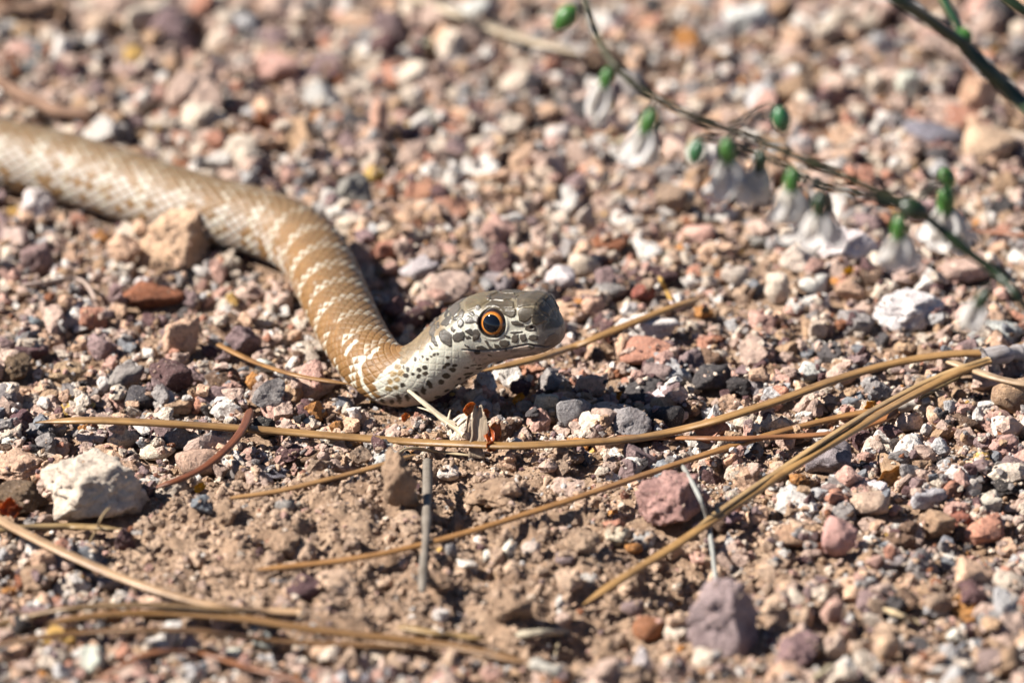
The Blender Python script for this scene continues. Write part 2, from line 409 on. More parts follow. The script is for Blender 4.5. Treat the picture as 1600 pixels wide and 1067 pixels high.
SKIN_DARK = [
    [(8.4, 58), (7.2, 57), (6, 63), (6.1, 66), (7.5, 65), (8.3, 64)],
    [(5.5, 67), (4, 63), (3.5, 68), (3.6, 77), (4.9, 79), (5.7, 74)],
    [(8.9, 79), (8.1, 78), (6.5, 78), (6.4, 80), (8.1, 82)],
    [(11.4, 94), (10.2, 93), (9.5, 96), (9.7, 104), (10.5, 107), (11.4, 105), (11.7, 99)],
    [(8.8, 90), (8.2, 83), (7.4, 85), (7.4, 94), (7.8, 100), (8.9, 98)],
    [(6.8, 85), (5.9, 84), (5.6, 94), (5.9, 99), (6.7, 100), (7, 93)],
    [(5, 88), (4, 87), (3.2, 93), (3.4, 100), (4.6, 100), (5.2, 95)],
    [(14.7, 91), (14.3, 91), (13.9, 102), (13.3, 108), (13.9, 109), (14.3, 102)],
    [(12.8, 99), (12, 102), (11.6, 108), (12, 109), (12.7, 105)],
    [(10.2, 84), (9.3, 87), (9.1, 90), (9.9, 89)],
    [(5.5, 104), (4.4, 109), (4.5, 118), (5.2, 118), (5.6, 110)],
    [(17.2, 99), (15.8, 99), (14.7, 107), (15.3, 107), (16.4, 104), (17.2, 102)],
    [(16.6, 50), (15.9, 50), (15.3, 55), (15.3, 63), (16, 63), (16.5, 59)],
    [(16.6, 70), (15.9, 72), (15.5, 78), (16.1, 87), (16.8, 87), (17.4, 83), (17.2, 74)],
    [(21.6, -17), (20.4, 8), (20.1, 25), (20.5, 33), (21.3, 35), (22.1, 22), (22.6, -1)],
    [(24.1, 16), (23, 16), (22.1, 24), (22, 35), (22.6, 39), (23.5, 37), (24.2, 26), (24.4, 19)],
    [(23.5, -6), (23.1, -17), (22.6, 2), (23, 11), (23.2, 9)],
    [(25.1, 35), (24.3, 38), (23.5, 51), (23.1, 57), (23.8, 63), (24.6, 70), (25.1, 68), (25.7, 58), (25.8, 49), (25.6, 40)],
    [(22.9, 61), (21.6, 62), (19.5, 70), (19.5, 75), (20.7, 78), (22.6, 74), (23.4, 68), (23.3, 63)],
    [(19, 68), (17.8, 69), (17.3, 72), (17.1, 80), (17.7, 79), (18.6, 74), (19.1, 70)],
    [(19.6, 76), (18.5, 78), (18, 82), (19.3, 81)],
    [(17.5, 83), (16.9, 80), (16, 83), (16.3, 86), (17.4, 88), (17.6, 87)],
    [(22.6, 48), (22.1, 50), (21.6, 57), (22.4, 57), (22.7, 52)],
    [(20.5, 49), (19.8, 48), (19, 56), (19.3, 59), (20.1, 61), (20.7, 56)],
    [(18.7, 53), (18, 48), (16.6, 54), (16.2, 60), (17.4, 61), (18.6, 58)],
    [(20.1, 35), (19.7, 29), (19, 39), (19.3, 47), (20, 43)],
    [(21.5, 37), (20.7, 38), (20.2, 43), (20.7, 45), (21.4, 41)],
    [(27.1, 12), (26.6, 2), (25.9, -3), (25.6, 9), (26, 22), (26.6, 31), (27, 29), (27.1, 21)],
    [(25.2, 3), (24.8, 7), (25, 23), (25.5, 22)],
    [(27.2, 32), (26.7, 30), (26.6, 39), (26.9, 48), (27, 53), (27.3, 49), (27.4, 39)],
    [(17.8, 44), (17.2, 43), (16.6, 49), (17.1, 49)],
    [(16.5, 33), (15.8, 33), (15.5, 37), (16, 41)],
    [(21, 85), (19.8, 93), (19.7, 95), (20.8, 88)],
]
SKIN_SPOT = [
    [(31.5, 73), (31.8, 74), (32.2, 74), (32.5, 71), (32.5, 68), (32.3, 65), (31.9, 64), (31.5, 66), (31.3, 69)],
    [(32.8, 70), (33.1, 72), (33.5, 71), (33.7, 68), (33.8, 66), (33.6, 64), (33.3, 63), (32.9, 64), (32.7, 67)],
    [(34.4, 71), (34.6, 73), (35, 74), (35.2, 72), (35.3, 70), (35.1, 67), (34.9, 66), (34.5, 67), (34.4, 69)],
    [(33.7, 80), (34, 82), (34.4, 82), (34.6, 80), (34.7, 77), (34.5, 74), (34.1, 74), (33.8, 74), (33.5, 77)],
    [(32.2, 82), (32.5, 83), (32.9, 83), (33.1, 81), (33.2, 78), (33, 75), (32.6, 75), (32.3, 76), (32.1, 78)],
    [(32.9, 100), (33.2, 107), (33.5, 111), (33.9, 109), (34, 104), (33.9, 97), (33.5, 92), (33, 92), (32.9, 94)],
    [(34.5, 108), (34.9, 114), (35.2, 118), (35.5, 116), (35.5, 110), (35.3, 103), (34.9, 99), (34.5, 98), (34.5, 101)],
    [(35.9, 111), (36.1, 119), (36.5, 124), (36.7, 124), (36.8, 117), (36.6, 109), (36.4, 103), (36.1, 101), (35.8, 104)],
    [(31.3, 114), (31.7, 116), (32, 116), (32.2, 112), (32.1, 108), (31.9, 104), (31.5, 103), (31.1, 106), (31.1, 110)],
    [(29.4, 112), (29.9, 113), (30.4, 112), (30.7, 107), (30.7, 102), (30.4, 99), (29.9, 98), (29.4, 102), (29.2, 107)],
    [(28.5, 93), (28.8, 94), (29.1, 93), (29.3, 91), (29.2, 89), (29, 87), (28.6, 86), (28.4, 88), (28.3, 90)],
    [(27.6, 94), (27.9, 94), (28.2, 94), (28.5, 91), (28.6, 88), (28.3, 86), (28, 86), (27.6, 88), (27.5, 91)],
    [(26.7, 102), (27, 102), (27.3, 101), (27.6, 99), (27.6, 97), (27.4, 95), (27.1, 95), (26.8, 97), (26.6, 100)],
    [(27.6, 107), (28, 109), (28.5, 108), (28.7, 104), (28.7, 100), (28.5, 97), (28, 98), (27.6, 100), (27.4, 104)],
    [(26.6, 83), (26.8, 84), (27.1, 83), (27.3, 82), (27.4, 79), (27.2, 77), (27, 77), (26.6, 79), (26.5, 82)],
    [(25.1, 119), (25.4, 120), (25.8, 118), (26.1, 115), (26.3, 112), (26.1, 111), (25.8, 112), (25.4, 114), (25.1, 117)],
    [(25.6, 136), (26.1, 138), (27, 135), (27.6, 131), (27.8, 126), (27.6, 124), (27.1, 125), (26.3, 128), (25.8, 132)],
    [(28.7, 132), (29, 134), (29.3, 135), (29.5, 133), (29.6, 130), (29.5, 128), (29.1, 127), (28.8, 128), (28.6, 130)],
    [(27.3, 143), (27.6, 146), (28.1, 147), (28.4, 144), (28.5, 140), (28.3, 138), (27.9, 136), (27.5, 137), (27.2, 140)],
    [(31.3, 158), (31.2, 148), (31.1, 144), (30.7, 143), (30.4, 145), (30.2, 150)],
    [(32.3, 147), (32.5, 150), (32.8, 149), (33, 144), (33, 139), (32.9, 136), (32.6, 135), (32.4, 137), (32.2, 141)],
    [(34.3, 156), (34.9, 162), (34.9, 150), (34.9, 143), (34.7, 139), (34.5, 138), (34.2, 141), (34.1, 147)],
    [(21.9, 140), (22.7, 141), (23.6, 138), (24.1, 134), (24.4, 131), (24.2, 129), (23.6, 130), (22.6, 132), (21.7, 137)],
    [(19.8, 135), (20.5, 134), (21.1, 132), (22.3, 129), (22.6, 127), (22.3, 126), (21.3, 126), (20.7, 128), (19.9, 132)],
    [(22.1, 124), (22.8, 124), (23.6, 122), (24.2, 120), (24.5, 118), (24.5, 117), (23.9, 118), (23.1, 120), (22.3, 122)],
    [(16.5, 111), (17, 113), (17.8, 112), (18.6, 110), (19, 107), (18.6, 105), (18, 105), (17.2, 106), (16.7, 108)],
    [(36.2, 156), (36, 152), (35.8, 156)],
    [(30.1, 62), (30.3, 63), (30.6, 63), (30.7, 62), (30.7, 60), (30.5, 57), (30.2, 56), (30.1, 58), (30, 60)],
    [(29.1, 63), (29.3, 64), (29.5, 63), (29.6, 62), (29.6, 60), (29.6, 59), (29.3, 58), (29.1, 60), (29.1, 62)],
    [(28.3, 64), (28.5, 65), (28.7, 65), (28.8, 63), (28.9, 62), (28.7, 60), (28.6, 60), (28.3, 61), (28.2, 62)],
    [(27.7, 67), (27.9, 68), (28.1, 68), (28.3, 67), (28.3, 65), (28.1, 63), (27.9, 62), (27.7, 64), (27.6, 65)],
    [(31.6, 53), (31.7, 54), (31.9, 54), (32, 53), (32, 52), (32, 50), (31.7, 49), (31.6, 50), (31.5, 51)],
    [(30.6, 53), (30.7, 54), (31.1, 54), (31.2, 52), (31.2, 50), (31.1, 48), (30.8, 47), (30.6, 48), (30.5, 51)],
    [(32.3, 47), (32.6, 50), (32.9, 50), (33.1, 49), (33.1, 46), (32.9, 42), (32.6, 41), (32.3, 41), (32.1, 43)],
    [(10.4, 115), (10.4, 116), (10.7, 116), (10.9, 116), (11, 115), (11, 113), (10.9, 112), (10.6, 113), (10.4, 113)],
    [(14.2, 124), (14.5, 124), (14.7, 123), (15, 121), (15.1, 119), (15, 118), (14.7, 118), (14.4, 119), (14.2, 122)],
    [(28.1, 49), (28.1, 52), (28.3, 54), (28.5, 53), (28.5, 50), (28.5, 46), (28.4, 43), (28.2, 42), (28.1, 45)],
    [(35.8, 52), (36, 55), (36.2, 56), (36.5, 56), (36.6, 53), (36.5, 50), (36.2, 48), (36, 48), (35.8, 50)],
    [(35, 59), (35.2, 62), (35.6, 63), (35.8, 61), (35.9, 58), (35.8, 55), (35.5, 53), (35.1, 54), (34.9, 56)],
    [(36.9, 87), (37.1, 89), (37.5, 90), (37.7, 89), (37.8, 86), (37.7, 83), (37.5, 80), (37.1, 80), (36.9, 83)],
    [(35.7, 70), (36, 72), (36.3, 73), (36.6, 72), (36.8, 70), (36.7, 66), (36.4, 64), (36, 64), (35.7, 66)],
    [(37.3, 114), (37.6, 121), (37.9, 127), (38.1, 126), (38.1, 120), (38, 112), (37.7, 106), (37.4, 104), (37.2, 107)],
    [(38.4, 112), (38.6, 122), (39.1, 131), (39.3, 131), (39.3, 122), (39.1, 112), (38.9, 105), (38.6, 102), (38.5, 104)],
    [(39.7, 124), (40.1, 130), (40.5, 136), (40.7, 135), (40.6, 128), (40.4, 121), (40.1, 116), (39.7, 115), (39.6, 118)],
    [(41, 118), (41.1, 126), (41.6, 134), (42.1, 138), (42.1, 133), (42, 125), (41.6, 117), (41.3, 114), (41.1, 114)],
]
SKIN_TANSPOT = [
    [(37.4, 74), (37.6, 77), (38.1, 79), (38.4, 78), (38.6, 75), (38.5, 72), (38.2, 70), (37.7, 68), (37.5, 72)],
    [(38.7, 78), (38.9, 82), (39.2, 83), (39.6, 82), (39.6, 80), (39.6, 76), (39.4, 73), (39.1, 72), (38.8, 74)],
    [(39.1, 92), (39.2, 96), (39.5, 98), (39.7, 97), (39.7, 95), (39.6, 91), (39.5, 87), (39.2, 87), (39.1, 89)],
    [(38.1, 90), (38.2, 94), (38.6, 95), (38.8, 94), (39, 91), (38.9, 87), (38.6, 85), (38.2, 85), (38.1, 86)],
    [(39.5, 91), (39.6, 94), (39.9, 96), (40.1, 96), (40.2, 94), (40.1, 91), (40, 87), (39.7, 86), (39.5, 89)],
    [(36.2, 63), (36.6, 67), (37.1, 69), (37.5, 67), (37.7, 64), (37.6, 60), (37.2, 56), (36.7, 57), (36.3, 60)],
    [(37.7, 62), (38, 66), (38.4, 68), (38.9, 68), (39.1, 65), (39.1, 61), (38.8, 58), (38.3, 57), (37.9, 59)],
    [(36.6, 50), (36.9, 54), (37.4, 56), (37.9, 55), (38.2, 51), (38.2, 47), (37.8, 43), (37.3, 44), (36.7, 46)],
    [(34.5, 37), (34.6, 41), (35.2, 45), (36, 47), (36.6, 46), (36.8, 42), (36.6, 37), (35.8, 33), (35, 33)],
]
SKIN_BAR = [
    [(45.6, 48), (45.4, 71), (44.6, 82), (43.5, 103), (42.4, 123)],
    [(37.1, 38), (38.8, 50), (40.3, 67), (40.8, 76), (41.4, 86), (40.9, 102)],
    [(51.2, 33), (51.1, 50), (51.1, 62)],
    [(44.6, 18), (44.2, 41)],
]
# ---------------------------------------------------------------- the snake: one continuous skin, its scales and head plates as relief
def poly_distance(poly, X, Y, scale_y):
    """Signed distance in mm (inside positive) of points to a polygon given as (t, degrees)."""
    p = np.array(poly, float); p[:, 1] = np.radians(p[:, 1]) * scale_y
    d = np.full(X.shape, 1e9); inside = np.zeros(X.shape, bool)
    for k in range(len(p)):
        ax, ay = p[k]; bx, by = p[(k + 1) % len(p)]
        ex, ey = bx - ax, by - ay
        u = np.clip(((X - ax) * ex + (Y - ay) * ey) / max(ex * ex + ey * ey, 1e-9), 0, 1)
        d = np.minimum(d, np.hypot(X - ax - u * ex, Y - ay - u * ey))
        if abs(ey) > 1e-9:
            inside ^= ((ay > Y) != (by > Y)) & (X < ex * (Y - ay) / ey + ax)
    return np.where(inside, d, -d)

def line_distance(line, X, Y, scale_y):
    p = np.array(line, float); p[:, 1] = np.radians(p[:, 1]) * scale_y
    d = np.full(X.shape, 1e9)
    for (ax, ay), (bx, by) in zip(p[:-1], p[1:]):
        ex, ey = bx - ax, by - ay
        u = np.clip(((X - ax) * ex + (Y - ay) * ey) / max(ex * ex + ey * ey, 1e-9), 0, 1)
        d = np.minimum(d, np.hypot(X - ax - u * ex, Y - ay - u * ey))
    return d

MOUTH = ([0, 2.1, 3.1, 5.5, 8.5, 12, 15, 17.5, 21, 23.5, 25], [140, 130, 117, 107, 109, 111.5, 110, 106, 95, 85, 78])

def build_snake():
    T_END = SPINE_T[-1]
    t = np.concatenate([[0.004, 0.02, 0.05, 0.1, 0.17, 0.25], np.arange(0.35, 44, 0.15), np.arange(44, 80, 0.2), np.arange(80, 215, 0.42), np.arange(215, T_END - 1, 1.3)])
    NP = 384
    phi = -math.pi + 2 * math.pi * np.arange(NP) / NP
    T, P = np.meshgrid(t, phi, indexing='ij')
    B = snake_base(T, P)
    # outward normals from the smooth surface
    dT = np.gradient(B, axis=0); dP = np.roll(B, -1, 1) - np.roll(B, 1, 1)
    N = np.cross(dP, dT); N /= np.maximum(np.linalg.norm(N, axis=-1, keepdims=True), 1e-9)
    cen = snake_frame(t)[0][:, None, :]
    N *= np.where(((B - cen) * N).sum(-1) < 0, -1.0, 1.0)[..., None]
    A = np.abs(P); AD = np.degrees(A)
    RY = 6.8
    Y = A * RY
    D = np.zeros_like(T)
    C = np.zeros(T.shape + (3,))
    col = lambda *c: np.array(c, float)
    CREAM, TAN, TOPLINE = col(.76, .72, .59), col(.30, .152, .048), col(.25, .20, .125)
    PLATE, DARK, SPOT, THROAT = col(.105, .08, .05), col(.12, .097, .075), col(.055, .038, .022), col(.50, .38, .30)

    def paint(w, c):
        nonlocal C
        C = C * (1 - w[..., None]) + np.asarray(c) * w[..., None]

    # ---- body scales: rhombs in staggered columns
    NC = 42
    L = np.interp(t, [24, 45, 90, 160], [2.1, 2.5, 3.1, 3.4])
    v1 = np.concatenate([[0], np.cumsum(np.diff(t) / L[1:])])
    V = np.repeat(v1[:, None], NP, 1); U = P / (2 * math.pi) * NC
    best = np.full(T.shape, 9.0); du_b = np.zeros_like(T); dv_b = np.zeros_like(T); ci = np.zeros_like(T); cj = np.zeros_like(T)
    for o in (0, 1):
        i = np.floor(U) + o; par = np.mod(i, 2) * 0.5
        j = np.round(V - par) + par
        du, dv = U - i, V - j
        d = np.abs(du) + 2 * np.abs(dv)
        m = d < best
        best = np.where(m, d, best); du_b = np.where(m, du, du_b); dv_b = np.where(m, dv, dv_b); ci = np.where(m, np.mod(i, NC), ci); cj = np.where(m, j, cj)
    vent = smooth(122, 134, AD)                                   # belly scutes take over underneath
    body = smooth(23, 28, T)
    scale_h = (0.17 * (1 - smooth(0.62, 1.0, best)) + 0.10 * dv_b) * (1 - 0.68 * smooth(24, 27, T) * (1 - smooth(38, 43, T)))
    scute = 0.12 * (np.mod(V * 1.25, 1.0) - 0.5)
    fade = 1 - smooth(230, 300, T) * 0.8
    D += body * fade * (scale_h * (1 - vent) + scute * vent)
    r1 = _h(ci, cj * 2, ci * 0, 3) * 0.5 + 0.5; r2 = _h(ci, cj * 2, ci * 0, 4) * 0.5 + 0.5
    tc = np.interp(cj, v1, t); pc = np.degrees(np.abs(np.angle(np.exp(1j * (ci / NC * 2 * math.pi)))))

    # ---- body colours
    tan = TAN * (0.88 + 0.24 * r1[..., None])
    C[:] = tan
    paint(0.5 * (1 - smooth(5, 55, AD)) * smooth(44, 60, T), col(.19, .13, .075))        # greyer, duller back
    paint(0.45 * smooth(95, 150, T) * (0.4 + 0.6 * r2), col(.36, .29, .20))
    zig = np.mod(cj, 3.0) < 0.75           # pale zigzag lines, one in three rows of scales
    gap = noise3(pc / 20, tc / 3.2, 0, 33) < 0.55
    w = (zig & gap).astype(float) * smooth(-0.10, 0.02, dv_b + 0.08 * (r2 - 0.5)) * smooth(43, 46, T)
    w *= (0.35 + 0.65 * smooth(12, 48, pc)) * (1 - 0.5 * smooth(85, 140, T))
    bars = w
    fleck = (r2 > 0.86) & (pc < 60)
    paint(0.55 * fleck * (1 - smooth(0.3, 0.7, best)) * smooth(46, 60, T), col(.50, .44, .36))
    flank = smooth(66, 116, pc + 30 * (r1 - 0.5) + 46 * smooth(90, 150, T)) * smooth(46, 75, T)
    paint(0.75 * flank * (0.3 + 0.7 * smooth(75, 115, T)) * (r2 > 0.3) * (1 - 0.75 * smooth(0.45, 0.9, best)), col(.74, .70, .64))
    paint(0.32 * smooth(0.80, 1.0, best) * (1 - vent) * (1 - 0.85 * (1 - smooth(39, 43, T))), col(.15, .09, .045))   # darker skin between scales
    paint(vent * 0.9, col(.60, .50, .40))

    paint(bars, CREAM)
    # ---- neck: cream with dark spots, tan along the back
    edge = np.interp(AD, [33, 50, 67, 86, 102, 123, 180], [37.0, 38.6, 40.2, 41.2, 41.2, 42.2, 43]) + 0.5 * (r1 - 0.5)
    neck = 1 - smooth(-0.25, 0.25, tc - edge)
    crm = smooth(26, 46, AD + 10 * (r2 - 0.5))
    paint(neck * crm, CREAM * (0.93 + 0.14 * r1[..., None]))
    paint(neck * (1 - crm), col(.27, .19, .105) * (0.8 + 0.4 * r1[..., None]))
    paint(neck * smooth(95, 125, AD) * 0.8, THROAT)
    near = (T < 60)
    for L_ in SKIN_BAR:
        w = (1 - smooth(0.42, 0.66, line_distance(L_, T, Y, RY) + 0.2 * noise3(T * 1.5, Y * 1.5, 0, 41))) * near
        paint(w, CREAM)
    # ---- head
    head = 1 - smooth(21.5, 25, T)
    top = 1 - smooth(40, 54, AD)
    paint(head, CREAM)
    paint(head * top, TOPLINE)
    mouth_phi = np.interp(T, *MOUTH)
    below = smooth(-1.0, 3.0, AD - mouth_phi) * (1 - smooth(21, 24, T))
    paint(below, THROAT * (0.85 + 0.3 * (0.5 + 0.5 * noise3(T * 0.5, Y * 1.6, 0, 51)))[..., None])
    streak = smooth(0.30, 0.55, noise3(T * 0.55, Y * 2.6, 0, 52)) * below
    paint(0.55 * streak, col(.17, .13, .105))
    paint(head * smooth(0, 1, (4.6 - T) / 1.6) * smooth(40, 60, AD) * 0.75, col(.25, .195, .145))      # dusky snout and lips

    def shapes(polys, c, relief_h=0.0, edge=0.10, wob=0.12, jitter=0.0, seed=0, rim=0.0, grow=0.0):
        nonlocal D
        for q, poly in enumerate(polys):
            p = np.array(poly)
            m = (T > p[:, 0].min() - 1) & (T < p[:, 0].max() + 1) & (AD > p[:, 1].min() - 12) & (AD < p[:, 1].max() + 12)
            if not m.any(): continue
            sub = np.where(m)
            x, y = T[sub], Y[sub]
            if p[:, 1].min() < 0: y = np.where(P[sub] < 0, -y, y); 
            sd = poly_distance(poly, x, y, RY)
            if p[:, 1].min() < 0: sd = np.maximum(sd, poly_distance(poly, x, -y, RY))
            sd = sd + grow + wob * noise3(x * 1.8 + 7 * q, y * 1.8, 0, 60 + seed)
            w = smooth(-edge, edge, sd)
            k = 1 + jitter * float(_h(np.array([q]), np.array([seed]), np.array([0]), 5)[0])
            tone = 1 + 0.22 * fbm(x * 0.9, y * 2.2, 0, 3, 70 + seed)
            if rim: tone = tone * (1 - rim * (1 - smooth(0.0, 0.5, sd)))
            cc = np.asarray(c) * k * tone[:, None]
            C[sub] = C[sub] * (1 - w[:, None]) + cc * w[:, None]
            if relief_h: D[sub] += relief_h * smooth(-0.08, 0.20, sd)

    shapes(SKIN_TAN, col(.20, .15, .08), 0.22, wob=0.06, grow=0.1)
    shapes(SKIN_PLATE[:7], PLATE, 0.25, 0.07, 0.05, 0.18, 1, grow=0.10)
    tip = (1 - smooth(2.0, 2.5, T)) * (1 - smooth(70, 84, AD))
    paint(tip, PLATE * 1.35)
    for L_ in ([(2.6, 40), (1.5, 40), (1.3, 52), (1.8, 66), (2.1, 80)], [(1.5, 40), (0.9, 22), (0.8, 0)], [(2.4, 0), (0.2, 0)]):
        ld = line_distance(L_, T, A * 3.6, 3.6)
        w = (1 - smooth(0.05, 0.16, ld)) * (T < 3.2); paint(w * 0.9, TOPLINE * 1.3); D -= 0.07 * w
    shapes(SKIN_ROSTRAL, col(.23, .165, .12), 0.12, 0.12, 0.05, 0.1, 2)
    shapes(SKIN_DARK, DARK, 0.14, 0.08, 0.08, 0.30, 3, 0.35, grow=0.12)
    shapes(SKIN_TANSPOT, col(.34, .22, .09), 0.0, 0.16, 0.1, 0.2, 4)
    shapes(SKIN_SPOT, SPOT, 0.0, 0.10, 0.12, 0.30, 5)
    # mouth line, nostrils
    ml = np.abs(np.radians(AD - mouth_phi) * np.maximum(1.5, np.interp(T, *HW))) * 1.0
    mw = (1 - smooth(0.06, 0.30, ml)) * (1 - smooth(22.3, 23.3, T)) * smooth(1.2, 2.2, T)
    D -= 0.42 * mw
    paint(mw * 0.8, col(.10, .07, .055))
    nd = np.hypot(T - 4.2, Y - math.radians(70) * RY)
    D -= 0.5 * (1 - smooth(0.15, 0.55, nd)); paint(1 - smooth(0.25, 0.5, nd), col(.03, .022, .02))
    # eye sockets
    e = snake_base(np.array([EYE_T]), np.array([EYE_PHI]))[0]; e2 = snake_base(np.array([EYE_T]), np.array([-EYE_PHI]))[0]
    ed = np.minimum(np.linalg.norm(B - e, axis=-1), np.linalg.norm(B - e2, axis=-1))
    D += -0.75 * (1 - smooth(2.3, 3.2, ed)) + 0.22 * np.exp(-((ed - 3.35) / 0.35) ** 2)
    paint(1 - smooth(3.0, 3.3, ed), col(.028, .02, .016))
    V3 = B + N * D[..., None]
    n_t = len(t)
    I = np.arange(n_t * NP).reshape(n_t, NP)
    F = np.stack([I[:-1], np.roll(I[:-1], -1, 1), np.roll(I[1:], -1, 1), I[1:]], -1).reshape(-1, 4)
    F = F[:, ::-1]
    V3, C2 = V3.reshape(-1, 3), np.concatenate([np.clip(C * 0.54, 0.008, 0.9), (head * (1 - 0.7 * smooth(60, 100, AD)))[..., None]], -1).reshape(-1, 4)
    base = at(640, 610, 0)
    root = empty('snake', base)
    tag(root, 'tan whipsnake with pale crossbars, spotted cream neck and raised grey-brown head', 'snake')
    body = link('body', mesh_data('snake_body', V3, F, mats=(M_SKIN,), colors=C2, origin=base), root)
    # ---- eyes: dark eyeball, orange iris with a gold rim round the pupil, black pupil
    m_ball, m_pupil = plain_material('eye_rim', (0.02, 0.013, 0.010), 0.12, 0.6, 900, 0.5, 0.0), plain_material('pupil_black', (0.003, 0.004, 0.007), 0.05, 0.4, 900, 0.1, 0.0)
    m_iris, nt, b = new_mat('iris_orange')
    uvn = node(nt, 'ShaderNodeUVMap'); uvn.uv_map = 'UVMap'; sep = node(nt, 'ShaderNodeSeparateXYZ'); nt.links.new(uvn.outputs[0], sep.inputs[0])
    rays = node(nt, 'ShaderNodeTexNoise', Scale=9.0, Detail=4.0); nt.links.new(uvn.outputs[0], rays.inputs['Vector'])
    cr = ramp(nt, math_node(nt, 'ADD', sep.outputs['Y'], math_node(nt, 'MULTIPLY', math_node(nt, 'SUBTRACT', rays.outputs['Fac'], 0.5), 0.45)),
              [(0.0, (.72, .52, .30)), (0.15, (.66, .42, .18)), (0.26, (.40, .145, .02)), (0.62, (.36, .115, .014)), (0.85, (.12, .04, .012)), (1.0, (.03, .014, .009))])
    nt.links.new(cr, b.inputs['Base Color']); b.inputs['Roughness'].default_value = 0.1; b.inputs['Specular IOR Level'].default_value = 0.6

    def cap(axis, radius, a0, a1, flat=1.0, rings=14, seg=48):
        axis = axis / np.linalg.norm(axis); x = np.cross(axis, [0, 0, 1.0]); x /= np.linalg.norm(x); y = np.cross(x, axis)
        V, UV = [], []
        for k in range(rings + 1):
            a = a0 + (a1 - a0) * k / rings
            for s in range(seg):
                q = 2 * math.pi * s / seg
                V.append(radius * (axis * math.cos(a) + math.sin(a) * (x * math.cos(q) + y * math.sin(q)))); UV.append((abs(s / seg - 0.5) * 4, k / rings))
        J = np.arange((rings + 1) * seg).reshape(rings + 1, seg)
        F = np.stack([J[:-1], J[1:], np.roll(J[1:], -1, 1), np.roll(J[:-1], -1, 1)], -1).reshape(-1, 4)
        return np.array(V), F, np.array(UV)

    for sgn in (1, -1):
        c0, T0, S0, U0 = (q[0] for q in snake_frame(np.array([EYE_T])))
        p = snake_base(np.array([EYE_T]), np.array([sgn * EYE_PHI]))[0]
        out = sgn * S0 * 0.93 + U0 * 0.28 + T0 * 0.10
        nrm = p - (c0 + U0 * ((p - c0) @ U0) * 0.45); nrm /= np.linalg.norm(nrm)
        ax = out / np.linalg.norm(out) * 0.62 + nrm * 0.38; ax /= np.linalg.norm(ax)
        R = 3.7; ctr = p - nrm * 2.30
        v, f, uv = cap(ax, R, 0.001, math.pi * 0.62, rings=26)
        eye = link('eye', mesh_data('eyeball', v, f, uv=uv, mats=(m_ball,)), root, loc=ctr - base)
        v, f, uv = cap(ax, R + 0.03, 0.48, 0.76)
        link('iris', mesh_data('iris', v, f, uv=uv, mats=(m_iris,)), eye)
        v, f, uv = cap(ax, R + 0.06, 0.001, 0.535)
        link('pupil', mesh_data('pupil', v, f, uv=uv, mats=(m_pupil,)), eye)
    return root

SNAKE = build_snake()

# room that the snake's body takes on the ground
SNAKE_MASK = np.zeros((HNX, HNY), bool)
_mx, _my = np.meshgrid(_hx, _hy, indexing='ij')
for s_ in np.arange(28, 420, 3.0):
    c_ = snake_frame(np.array([s_]))[0][0]
    if c_[2] < 11:
        SNAKE_MASK |= np.hypot(_mx - c_[0], _my - c_[1]) < 6.0
# ---------------------------------------------------------------- stones: angular blocks cut by random planes, edges worn round
_ICO = {}
def ico(sub):
    if sub not in _ICO:
        bm = bmesh.new(); bmesh.ops.create_icosphere(bm, subdivisions=sub, radius=1.0)
        V = np.array([v.co[:] for v in bm.verts]); F = np.array([[v.index for v in f.verts] for f in bm.faces]); bm.free()
        V /= np.linalg.norm(V, axis=1, keepdims=True)
        _ICO[sub] = (V, F)
    return _ICO[sub]

def rock_mesh(name, seed, sub, planes=15, wear=14.0, rough=0.05, grain=2.2, mat=None, crumb=0.0, block=None):
    rng = np.random.default_rng(seed)
    V, F = ico(sub)
    n = rng.normal(size=(planes, 3)); n /= np.linalg.norm(n, axis=1, keepdims=True)
    n = np.vstack([n, [[1, 0, 0], [-1, 0, 0], [0, 1, 0], [0, -1, 0], [0, 0, 1], [0, 0, -1]]])
    d = np.concatenate([rng.uniform(0.68, 1.0, planes), np.full(6, 1.12)])
    if block is not None:                                   # a broken block: upright faces turned by this angle
        q = [block, block + 1.5, block + math.pi, block + 4.5]
        n = np.vstack([n, [[math.cos(w) * 0.96, math.sin(w) * 0.96, 0.26] for w in q], [[-0.15, -0.1, 0.98]]])
        d = np.concatenate([d, [0.70, 0.74, 0.72, 0.72, 0.74]])
    g = np.maximum(V @ n.T, 0) / d
    r = (g ** wear).sum(1) ** (-1 / wear)
    o = rng.uniform(0, 50, 3)
    r = r * (1 + rough * fbm(V[:, 0] * grain + o[0], V[:, 1] * grain + o[1], V[:, 2] * grain + o[2], 4, seed % 97, 0.6))
    if crumb:
        r = r * (1 + crumb * fbm(V[:, 0] * 5 + o[1], V[:, 1] * 5 + o[2], V[:, 2] * 5 + o[0], 3, seed % 89, 0.7))
    P = V * r[:, None]
    lo, hi = P.min(0), P.max(0)
    P = (P - (lo + hi) / 2) / ((hi - lo) / 2)
    return mesh_data(name, P, F, mats=(mat,) if mat else ())

ROCKS = [rock_mesh('stone', 100 + k, 4, planes=10 + k % 7, wear=(16, 26, 40, 60)[k % 4], rough=0.09 + 0.04 * (k % 3), crumb=0.02, mat=M_STONE) for k in range(22)]
ROUND = [rock_mesh('pebble', 300 + k, 3, planes=18, wear=8.0, rough=0.035, mat=M_STONE) for k in range(6)]
CLODS = [rock_mesh('clod', 400 + k, 4, planes=9, wear=6.0, rough=0.22, grain=1.9, mat=M_SOIL, crumb=0.10) for k in range(5)]

